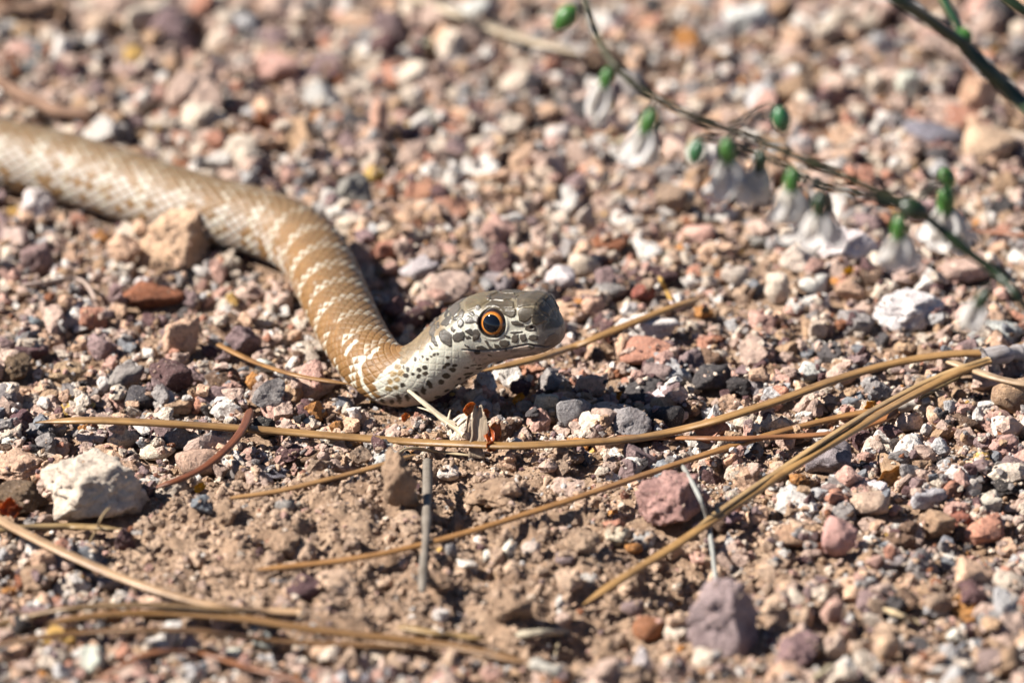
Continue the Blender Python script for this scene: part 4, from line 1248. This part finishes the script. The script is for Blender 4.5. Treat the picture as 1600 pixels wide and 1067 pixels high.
tag(root, 'pair of red brown pine needles joined in a small pale sheath', 'pine needles', 'bundles of pine needles')
strand('needle', [(1402, 640), (1340, 646), (1260, 664), (1180, 686), (1090, 714), (1000, 744), (900, 778), (800, 810), (700, 840), (600, 864), (500, 880), (395, 890)], 1.75, (.36, .18, .06), parent=root, base=base, tip1=5, lift=1.2, n=110)
strand('needle', [(1402, 644), (1370, 660), (1310, 676), (1230, 682), (1150, 685), (1060, 684), (960, 681)], 1.5, (.35, .15, .055), parent=root, base=base, tip1=6, lift=0.6, n=80)
strand('sheath', [(1442, 629), (1420, 634), (1396, 641)], 2.6, (.55, .50, .45), parent=root, base=base, mat=M_WOOD, lift=0.8, n=18, thick=0.8, groove=0, wob=0.2)
N_ = [
 ([(1092, 467), (1040, 484), (980, 508), (900, 540), (830, 562), (752, 580)], 1.9, TANN, 'straight tan pine needle lying behind the raised head', 6, 0.7),
 ([(322, 527), (360, 548), (410, 570), (470, 588), (550, 601)], 1.25, (.34, .17, .05), 'short brown pine needle whose end touches the underside of the neck', 5, 0.5),
 ([(392, 638), (378, 672), (350, 705), (305, 738), (232, 766)], 1.7, REDB, 'short curved red brown pine needle beside the big white rock', 5, 1.2),
 ([(355, 779), (430, 768), (500, 752), (570, 734), (650, 710)], 1.45, (.37, .20, .075), 'brown pine needle running up to the tall soil clod', 4, 0.6),
 ([(-40, 790), (0, 812), (40, 834), (110, 868), (200, 906), (300, 938), (390, 953), (470, 956)], 2.1, PALE, 'thick pale pink tan pine needle sloping across the loam', 0, 1.3),
 ([(-30, 985), (30, 966), (110, 950), (220, 945), (330, 950), (430, 958)], 1.7, (.20, .12, .05), 'olive brown pine needle on top of the needle stack', 6, 1.2),
 ([(70, 975), (150, 962), (260, 958), (380, 966), (500, 985), (620, 998), (720, 1012), (830, 1036)], 2.2, (.25, .13, .045), 'longest brown pine needle of the stacked needles', 6, 0.9),
 ([(620, 978), (690, 990), (762, 998)], 1.7, (.33, .21, .085), 'short olive tan needle piece beside the stacked needles', 3, 0.7),
 ([(-30, 1012), (60, 996), (170, 986), (300, 985), (420, 1000), (560, 1008), (690, 1020)], 1.6, (.17, .085, .03), 'dark brown pine needle at the bottom of the stack', 6, 0.3),
 ([(150, 1062), (230, 1022), (310, 1020), (380, 1040), (460, 1062), (520, 1090)], 1.5, (.25, .10, .04), 'red brown arched pine needle in front of the stack', 4, 0.6),
 ([(-40, 834), (20, 826), (100, 822), (190, 826)], 1.9, (.33, .22, .10), 'straight tan needle in the shadow of the big white rock', 6, 0.5),
 ([(1470, 560), (1520, 578), (1570, 594), (1640, 606)], 1.9, (.48, .33, .20), 'pale split needle crossing under the grey sheath', 5, 0.6),
 ([(1436, 624), (1465, 606), (1505, 586)], 1.2, (.20, .14, .06), 'dark olive needle stub between the two sheaths', 4, 0.6),
 ([(1548, 560), (1580, 545), (1640, 524)], 1.6, (.40, .22, .08), 'brown needle end sticking out past the grey sheath', 5, 1.0),
 ([(620, -12), (680, 8), (740, 34), (800, 55), (850, 70), (905, 84)], 2.6, (.50, .40, .28), 'thick pale straw beyond the arching flower stem', 5, 0.6),
 ([(1520, 360), (1560, 364), (1640, 372)], 1.3, (.30, .13, .07), 'thin red brown needle near the crusty white rock', 4, 0.7),
]
for pix, w, c, lab, tip, lift in N_:
    strand('pine_needle', pix, w, c, lab, 'pine needle', NG, tip0=tip * 0.6, tip1=tip, lift=lift, n=80 if len(pix) > 5 else 50)
TWG = 'twigs and straws lying on the gravel'
T_ = [
 ([(-20, 112), (20, 140), (60, 160), (100, 176), (150, 180)], 3.0, (.27, .165, .115), 'reddish twig behind the snake near the wedged white pebble', 1.0),
 ([(-10, 20), (40, 16), (90, 4)], 2.8, (.25, .16, .115), 'short reddish brown twig near the slate coloured slab', 0.8),
 ([(668, 716), (668, 760), (666, 830), (662, 880), (660, 926)], 1.7, GREY, 'upright weathered grey twig stuck in the soil', 1.6),
 ([(1066, 726), (1086, 762), (1102, 800), (1112, 850), (1119, 908)], 0.95, (.40, .40, .37), 'thin wiry grey rootlet hanging over the brick red rock', 1.2),
 ([(805, 992), (850, 988), (892, 986)], 1.6, (.55, .48, .36), 'short pale straw piece lying in the hollow', 0.9),
 ([(828, 1034), (858, 1044), (888, 1054)], 2.4, (.42, .39, .34), 'short thick grey twig piece at the end of the needle stack', 0.8),
 ([(30, 446), (80, 440), (112, 434), (135, 444), (150, 470)], 0.8, (.52, .40, .34), 'thin curved pale rootlet in the gravel', 1.0),
 ([(1030, 432), (1040, 452), (1050, 470)], 0.9, (.55, .33, .09), 'tiny yellow straw standing by the pointing needle', 1.2),
 ([(870, 995), (872, 1008), (868, 1024)], 0.8, (.34, .27, .18), 'short bent rootlet beside the pale straw piece', 0.5),
 ([(1380, 950), (1410, 962), (1438, 974)], 1.3, (.55, .42, .26), 'small pale straw on the sandy patch', 0.5),
 ([(1268, 1062), (1285, 1050), (1302, 1038)], 1.1, (.50, .44, .30), 'tiny straw piece beside the squared mauve block', 0.6),
 ([(138, 850), (150, 828), (160, 806), (172, 792)], 0.45, (.42, .30, .17), 'thin straw stalk leaning on the big white rock', 1.0),
 ([(618, 712), (640, 700), (690, 706), (740, 712)], 0.6, (.52, .42, .27), 'thin straw under the long needle', 0.5),
]
for pix, w, c, lab, lift in T_:
    strand('twig', pix, w, c, lab, 'twig', TWG, mat=M_WOOD, tip0=1.2, tip1=1.2, lift=lift, thick=0.85, groove=0.0, n=40, wob=0.22, sides=10)

# splintered pale twig that leans up against the spotted neck
pth, _ = spline([at(727, 678, 2.0), at(708, 664, 3.2), at(690, 652, 4.2), at(668, 634, 6.0), at(636, 608, 8.6)], 40)
V, F, UV = sweep(pth, np.linspace(2.1, 0.85, 40) * (1 + 0.2 * noise3(np.linspace(0, 8, 40), 0.5, 0, 5)), np.linspace(1.6, 0.7, 40), 10, 0.25)
o = link('twig', mesh_data('twig', V, F, uv=UV, mats=(M_WOOD,), origin=pth[0]), loc=pth[0], color=(.60, .52, .38)); tag(o, 'pale splintered twig leaning against the spotted neck', 'twig', TWG)
for q, (a, b) in enumerate([((690, 652, 4.2), (652, 636, 5.4)), ((700, 660, 3.4), (704, 640, 6.0)), ((712, 668, 3.0), (735, 650, 5.0))]):
    pp, _ = spline([at(*a), (at(*a) + at(*b)) / 2 + np.array([0, 0, .3]), at(*b)], 12)
    V, F, UV = sweep(pp, np.linspace(0.9, 0.25, 12), np.linspace(0.7, 0.2, 12), 8)
    link('splinter', mesh_data('splinter', V, F, uv=UV, mats=(M_WOOD,), origin=pth[0]), o, color=(.58, .50, .37))

# scrap of bark with papery orange husks, standing across the long needle
def blade(p0, p1, width, bend, cup, nseg=14, nw=7, side=None, rough=0.0, seed=0, taper=0.6, thick=0.18):
    """A thin curved sheet with real thickness from p0 to p1."""
    p0, p1 = np.asarray(p0, float), np.asarray(p1, float)
    ax = p1 - p0; Ln = np.linalg.norm(ax); ax /= Ln
    sd = np.cross(ax, [0, 1.0, 0]) if side is None else np.asarray(side, float)
    sd = sd - ax * (sd @ ax); sd /= np.linalg.norm(sd); nr = np.cross(sd, ax)
    V = []
    for lay_ in (0.5, -0.5):
        for i in range(nseg + 1):
            u = i / nseg
            wd = width * (math.sin(math.pi * (0.12 + 0.80 * u)) ** taper)
            for j in range(nw + 1):
                v = j / nw - 0.5
                r_ = rough * float(noise3(u * 4 + seed, v * 5, 0, seed))
                V.append(p0 + ax * (Ln * (u + 0.25 * r_ * u)) + sd * (wd * v * (1 + r_)) + nr * (bend * math.sin(math.pi * u) * Ln - cup * width * (4 * v * v - 1) * 0.5 + r_ * 0.5 + lay_ * thick))
    V = np.array(V); n1 = (nseg + 1) * (nw + 1); I = np.arange(n1).reshape(nseg + 1, nw + 1)
    top = np.stack([I[:-1, :-1], I[1:, :-1], I[1:, 1:], I[:-1, 1:]], -1).reshape(-1, 4)
    rim = np.concatenate([I[0, :], I[1:, -1], I[-1, -2::-1], I[-2:0:-1, 0]]); nxt = np.roll(rim, -1)
    edge = np.stack([rim, nxt, nxt + n1, rim + n1], -1)
    F = np.vstack([top, top[:, ::-1] + n1, edge])
    uv = np.stack([np.repeat(np.tile(np.linspace(0, Ln, nseg + 1), 2), nw + 1), np.tile(np.linspace(0, 1, nw + 1), 2 * (nseg + 1))], -1)
    return V, F, uv

def husk_material():
    m, nt, b = new_mat('papery_husk')
    oi = node(nt, 'ShaderNodeObjectInfo'); pos = node(nt, 'ShaderNodeNewGeometry').outputs['Position']
    n = noise_tex(nt, pos, 1400, 4, 0.6)
    c = mix(nt, 1.0, oi.outputs['Color'], ramp(nt, n, [(0.3, (.45, .4, .38)), (0.5, (1, 1, 1)), (0.7, (1.4, 1.4, 1.3))]), 'MULTIPLY')
    nt.links.new(c, b.inputs['Base Color']); b.inputs['Roughness'].default_value = 0.3
    b.inputs['Transmission Weight'].default_value = 0.0
    tr = node(nt, 'ShaderNodeBsdfTranslucent'); nt.links.new(c, tr.inputs['Color'])
    mx = node(nt, 'ShaderNodeMixShader'); mx.inputs[0].default_value = 0.4
    nt.links.new(b.outputs[0], mx.inputs[1]); nt.links.new(tr.outputs[0], mx.inputs[2]); nt.links.new(mx.outputs[0], nt.nodes['Material Output'].inputs['Surface'])
    bump(nt, n, 0.4, 0.0003, b)
    return m
M_HUSK = husk_material()
sb = at(748, 716, 1.5)
scrap = empty('bark_scrap', sb); tag(scrap, 'upright scrap of grey bark with papery orange husks across the long needle', 'bark scrap')
def part(name, VFU, mat, parent, origin, color):
    V, F, uv = VFU
    return link(name, mesh_data(name, V, F, uv=uv, mats=(mat,), origin=origin), parent, color=color)
part('bark_strip', blade(at(745, 716, 2.2), at(750, 640, 11.5), 3.4, 0.05, 0.25, rough=0.5, seed=4, taper=0.35, thick=0.5), M_WOOD, scrap, sb, (.30, .235, .17))
part('bark_strip', blade(at(730, 676, 5.0), at(735, 636, 10.0), 0.8, 0.05, 0.2, rough=0.4, seed=9, thick=0.35), M_WOOD, scrap, sb, (.33, .24, .17))
for q, (a, b_, w) in enumerate([((768, 692, 5.6), (778, 660, 8.6), 2.8), ((768, 690, 5.8), (758, 664, 8.4), 2.2), ((774, 694, 5.8), (762, 702, 5.0), 2.4), ((726, 646, 9.4), (744, 632, 11.0), 2.4), ((750, 646, 10.4), (766, 648, 9.8), 2.2)]):
    part('husk', blade(at(*a), at(*b_), w, 0.15, 0.5, rough=0.3, seed=20 + q, thick=0.12), M_HUSK, scrap, sb, ((.55, .17, .03), (.36, .08, .02), (.42, .13, .03), (.60, .20, .03), (.40, .14, .05))[q])
hb = at(14, 806, 1.0)
hs = empty('husk_scrap', hb); tag(hs, 'orange papery husk scrap in front of the brown shaded rock', 'husk')
for q, (a, b_, w) in enumerate([((8, 806, 2.5), (18, 780, 6.0), 3.0), ((16, 808, 2.5), (30, 792, 5.0), 2.2), ((2, 804, 2.5), (-8, 782, 5.0), 2.6)]):
    part('husk', blade(at(*a), at(*b_), w, 0.15, 0.5, rough=0.4, seed=40 + q, thick=0.12), M_HUSK, hs, hb, ((.50, .13, .03), (.30, .07, .02), (.42, .15, .04))[q])
for q, (px, py, s, c, lab) in enumerate([(810, 630, 2.2, (.70, .34, .03), 'small bright orange yellow flake near the white capped stone'), (962, 626, 2.4, (.60, .28, .03), 'amber flake standing behind the half lit grey block'),
        (312, 768, 2.0, (.72, .45, .04), 'tiny yellow flake beside the end of the red needle'), (1360, 640, 2.0, (.62, .33, .05), 'amber flake in the gravel by the needle crossing'),
        (1326, 430, 1.8, (.72, .45, .02), 'tiny yellow flake on the gravel below the crusty white rock'), (634, 657, 1.6, (.60, .20, .03), 'small orange flake under the spotted neck'),
        (1390, 762, 4.6, (.48, .27, .09), 'curled amber leaf scrap in the gravel near the pink brown wedge')]):
    p = rest([(px - 4, py), (px, py), (px + 4, py)], 0.2, 9, span=2)[4]
    V, F, uv = blade(p + [-s * .5, 0, 0], p + [s * .5, 0.5, s * 0.75], s * 0.9, 0.2, 0.5, rough=0.4, seed=60 + q, thick=0.15)
    o = link('flake', mesh_data('flake', V, F, uv=uv, mats=(M_HUSK,), origin=p), loc=p, color=c); tag(o, lab, 'flake', 'dry orange flakes on the gravel')
# ---------------------------------------------------------------- the flowering plant that leans in from the side: rooted beyond the frame, its stems well above the ground
M_STEM = plain_material('green_stem', (0.034, 0.034, 0.014), 0.5, 0.4, 700, 0.35)
M_STEM2 = plain_material('thick_stem', (0.010, 0.022, 0.006), 0.4, 0.5, 500, 0.35)
M_LEAF = plain_material('leaf_green', (0.025, 0.095, 0.035), 0.35, 0.5, 500, 0.3)
M_CALYX = plain_material('calyx_green', (0.035, 0.105, 0.018), 0.4, 0.45, 900, 0.3)
m_, nt_, b_ = new_mat('white_petal')
b_.inputs['Base Color'].default_value = (.80, .77, .75, 1); b_.inputs['Roughness'].default_value = 0.5
tr_ = node(nt_, 'ShaderNodeBsdfTranslucent'); tr_.inputs['Color'].default_value = (.78, .75, .70, 1)
mx_ = node(nt_, 'ShaderNodeMixShader'); mx_.inputs[0].default_value = 0.6
pv_ = noise_tex(nt_, node(nt_, 'ShaderNodeNewGeometry').outputs['Position'], 900, 4, 0.6)
bump(nt_, pv_, 0.4, 0.0003, b_)
nt_.links.new(ramp(nt_, pv_, [(0.3, (.70, .67, .66)), (0.6, (.84, .82, .81))]), b_.inputs['Base Color'])
nt_.links.new(b_.outputs[0], mx_.inputs[1]); nt_.links.new(tr_.outputs[0], mx_.inputs[2]); nt_.links.new(mx_.outputs[0], nt_.nodes['Material Output'].inputs['Surface'])
M_PETAL = m_

def tube(name, pts, w0, w1, parent, origin, mat, n=50, knots=()):
    P, s = spline(pts, n)
    w = np.linspace(w0, w1, n)
    for k in knots: w = w * (1 + 0.5 * np.exp(-((np.linspace(0, 1, n) - k) / 0.018) ** 2))
    V, F, UV = sweep(P, w, w, 10)
    return link(name, mesh_data(name, V, F, uv=UV, mats=(mat,), origin=origin), parent)

def lathe(prof, axis, at_, seg=14):
    axis = np.asarray(axis, float); axis /= np.linalg.norm(axis); x = np.cross(axis, [0, 1.0, 0.2]); x /= np.linalg.norm(x); y = np.cross(axis, x)
    V = np.array([at_ + axis * h + (x * math.cos(2 * math.pi * s / seg) + y * math.sin(2 * math.pi * s / seg)) * r for h, r in prof for s in range(seg)])
    I = np.arange(len(prof) * seg).reshape(len(prof), seg)
    F = np.stack([I[:-1], np.roll(I[:-1], -1, 1), np.roll(I[1:], -1, 1), I[1:]], -1).reshape(-1, 4)
    return V, F

ZL = lambda px: float(np.interp(px, [880, 1000, 1130, 1430, 1600], [124, 116, 108, 92, 76]))   # height of the flowering stem above the ground
pix = lambda x, y, dz=0.0: at(x, y, ZL(x) + dz)
root_at = at(1960, 1010, 0); root_at[2] = float(ground_height(root_at[0], root_at[1]))
plant = empty('flowering_plant', root_at)
tag(plant, 'slender dark green flower stem with nodding white bells, leaning over the gravel', 'plant')
tube('stem', [root_at, at(1860, 860, 22), at(1740, 660, 44), at(1650, 540, 56), pix(1600, 476), pix(1560, 430), pix(1515, 395), pix(1470, 358), pix(1432, 326)], 2.4, 1.7, plant, root_at, M_STEM2, 70, (0.93,))
tube('stem', [pix(1432, 326), pix(1380, 303), pix(1310, 272), pix(1240, 243), pix(1180, 217), pix(1130, 200), pix(1085, 184), pix(1045, 164), pix(1000, 139), pix(960, 102), pix(938, 68), pix(920, 24), pix(908, -30)], 1.45, 1.0, plant, root_at, M_STEM, 90, (0.2, 0.42, 0.6, 0.78))
tube('stem', [pix(1432, 330), pix(1350, 305), pix(1275, 286), pix(1200, 246), pix(1150, 228), pix(1100, 214), pix(1090, 222)], 1.35, 0.8, plant, root_at, M_STEM2, 60, (0.25, 0.5, 0.72))
V, F = lathe([(-3.2, 0.3), (-2.6, 1.6), (-1, 2.3), (1, 2.2), (2.6, 1.4), (3.2, 0.3)], [1, 0, -0.4], pix(1428, 328))
link('node', mesh_data('node', V, F, mats=(M_STEM2,), origin=root_at), plant)

def flower(cx, cy, top, petal_len, spread, lean=(0, 0), petals=6, dark=False, seed=0, size=1.0, open_=1.0):
    rng = np.random.default_rng(900 + seed)
    p = pix(cx, cy)
    tube('pedicel', [pix(*top), (pix(*top) + p) / 2 + np.array([0.5, 0, 1.2]), p + np.array([0, 0, 2.4 * size])], 0.55, 0.6, plant, root_at, M_STEM, 14)
    ax = np.array([lean[0], lean[1], -1.0])
    prof = [(-2.6, 0.2), (-2.3, 0.8), (-1.4, 1.35), (-0.2, 1.6), (1.2, 1.55), (2.4, 1.3), (3.0, 0.8)]
    V, F = lathe([(h * size, r * size) for h, r in prof], ax, p)
    cal = link('flower', mesh_data('calyx', V, F, mats=(M_CALYX if not dark else M_STEM2,), origin=root_at), plant)
    axn = ax / np.linalg.norm(ax)
    for k in range(petals):
        a = 2 * math.pi * (k + 0.3 * rng.random()) / petals
        rad = np.array([math.cos(a), math.sin(a), 0.0])
        s0 = p + axn * 1.6 * size + rad * 1.0 * size
        s1 = s0 + axn * petal_len * (0.85 + 0.3 * rng.random()) + rad * spread * (0.7 + 0.6 * rng.random())
        side = np.array([-math.sin(a), math.cos(a), 0.0])
        V, F, uv = blade(s0, s1, 5.6 * size, 0.12 * open_, 0.28, side=side, rough=0.16, seed=int(rng.integers(1, 90)), taper=0.6, thick=0.06)
        link('petal', mesh_data('petal', V, F, uv=uv, mats=(M_PETAL,), origin=root_at), cal)

def bud(cx, cy, top, r, mat, lean=(0, 0)):
    p = pix(cx, cy)
    tube('pedicel', [pix(*top), (pix(*top) + p) / 2 + np.array([0, 0, 1.5]), p], 0.5, 0.6, plant, root_at, M_STEM, 14)
    V, F = lathe([(-1.5 * r, 0.1), (-1.2 * r, 0.6 * r), (-0.4 * r, r), (0.5 * r, 0.9 * r), (1.3 * r, 0.45 * r), (1.6 * r, 0.05)], np.array([lean[0], lean[1], -1.0]), p)
    link('bud', mesh_data('bud', V, F, mats=(mat,), origin=root_at), plant)

flower(948, 122, (962, 106), 7.5, 1.2, (-0.25, 0), 5, False, 1, 0.85, 0.5)
flower(1014, 190, (1024, 152), 6.2, 3.6, (-0.3, 0), 6, False, 2, 1.0)
flower(1137, 236, (1145, 204), 6.6, 4.2, (0.05, 0), 6, False, 3, 1.05)
flower(1188, 252, (1190, 222), 6.0, 3.0, (-0.1, 0), 5, True, 4, 0.9)
flower(1238, 282, (1225, 258), 6.0, 3.6, (-0.05, 0), 6, False, 5, 1.0)
flower(1281, 320, (1288, 290), 5.4, 5.2, (-0.05, 0), 6, True, 6, 1.0)
flower(1405, 356, (1425, 332), 6.2, 4.6, (0.0, 0), 6, False, 7, 1.0)
flower(1478, 312, (1440, 300), 6.8, 4.8, (0.0, 0), 6, False, 8, 1.15)
flower(1536, 466, (1562, 440), 5.5, 1.6, (-0.5, 0), 5, True, 9, 0.9, 0.6)
bud(884, 28, (914, 18), 2.1, M_CALYX, (-0.8, 0)); bud(1088, 238, (1094, 216), 1.8, M_LEAF, (-0.2, 0)); bud(1221, 187, (1195, 164), 1.9, M_LEAF, (0.2, 0))
tube('pedicel', [pix(1136, 201), pix(1165, 184), pix(1195, 164)], 0.7, 0.6, plant, root_at, M_STEM, 14)
tube('pedicel', [pix(1432, 322), pix(1450, 296), pix(1470, 284), pix(1476, 296)], 0.7, 0.6, plant, root_at, M_STEM, 18)
bud(1480, 278, (1470, 284), 1.6, M_CALYX, (0.6, 0))

ZT = lambda px: float(np.interp(px, [1390, 1600], [132, 108]))
pt = lambda x, y: at(x, y, ZT(x))
root2 = at(2150, 960, 0); root2[2] = float(ground_height(root2[0], root2[1]))
p2 = empty('leafy_plant', root2)
tag(p2, 'thick dark green stem with one narrow leaf reaching in above the gravel', 'plant')
tube('stem', [root2, at(2000, 720, 40), at(1830, 420, 70), pt(1700, 262), pt(1600, 164), pt(1545, 112), pt(1506, 70)], 4.2, 3.2, p2, root2, M_STEM2, 60)
tube('stem', [pt(1506, 70), pt(1450, 30), pt(1390, -8), pt(1320, -60), pt(1250, -120)], 2.9, 2.2, p2, root2, M_STEM2, 40)
V, F, uv = blade(pt(1500, 50), pt(1420, -50), 4.4, 0.08, 0.35, side=(0.6, 0, -0.6), taper=0.5, thick=0.35)
link('leaf', mesh_data('leaf', V, F, uv=uv, mats=(M_LEAF,), origin=root2), p2)
V, F = lathe([(-2.2, 0.2), (-1.6, 1.6), (0, 2.1), (1.6, 1.6), (2.2, 0.2)], [1, 0, 0.6], pt(1504, 60))
link('node', mesh_data('node', V, F, mats=(M_CALYX,), origin=root2), p2)
root3 = at(2250, 700, 0); root3[2] = float(ground_height(root3[0], root3[1]))
p3 = empty('leafy_plant', root3)
tag(p3, 'thin bare dark stem crossing above the thick stem', 'plant')
tube('stem', [root3, at(2000, 350, 60), at(1780, 140, 90), at(1600, 18, 110), at(1560, -10, 113), at(1450, -90, 122)], 3.2, 1.9, p3, root3, M_STEM2, 50)
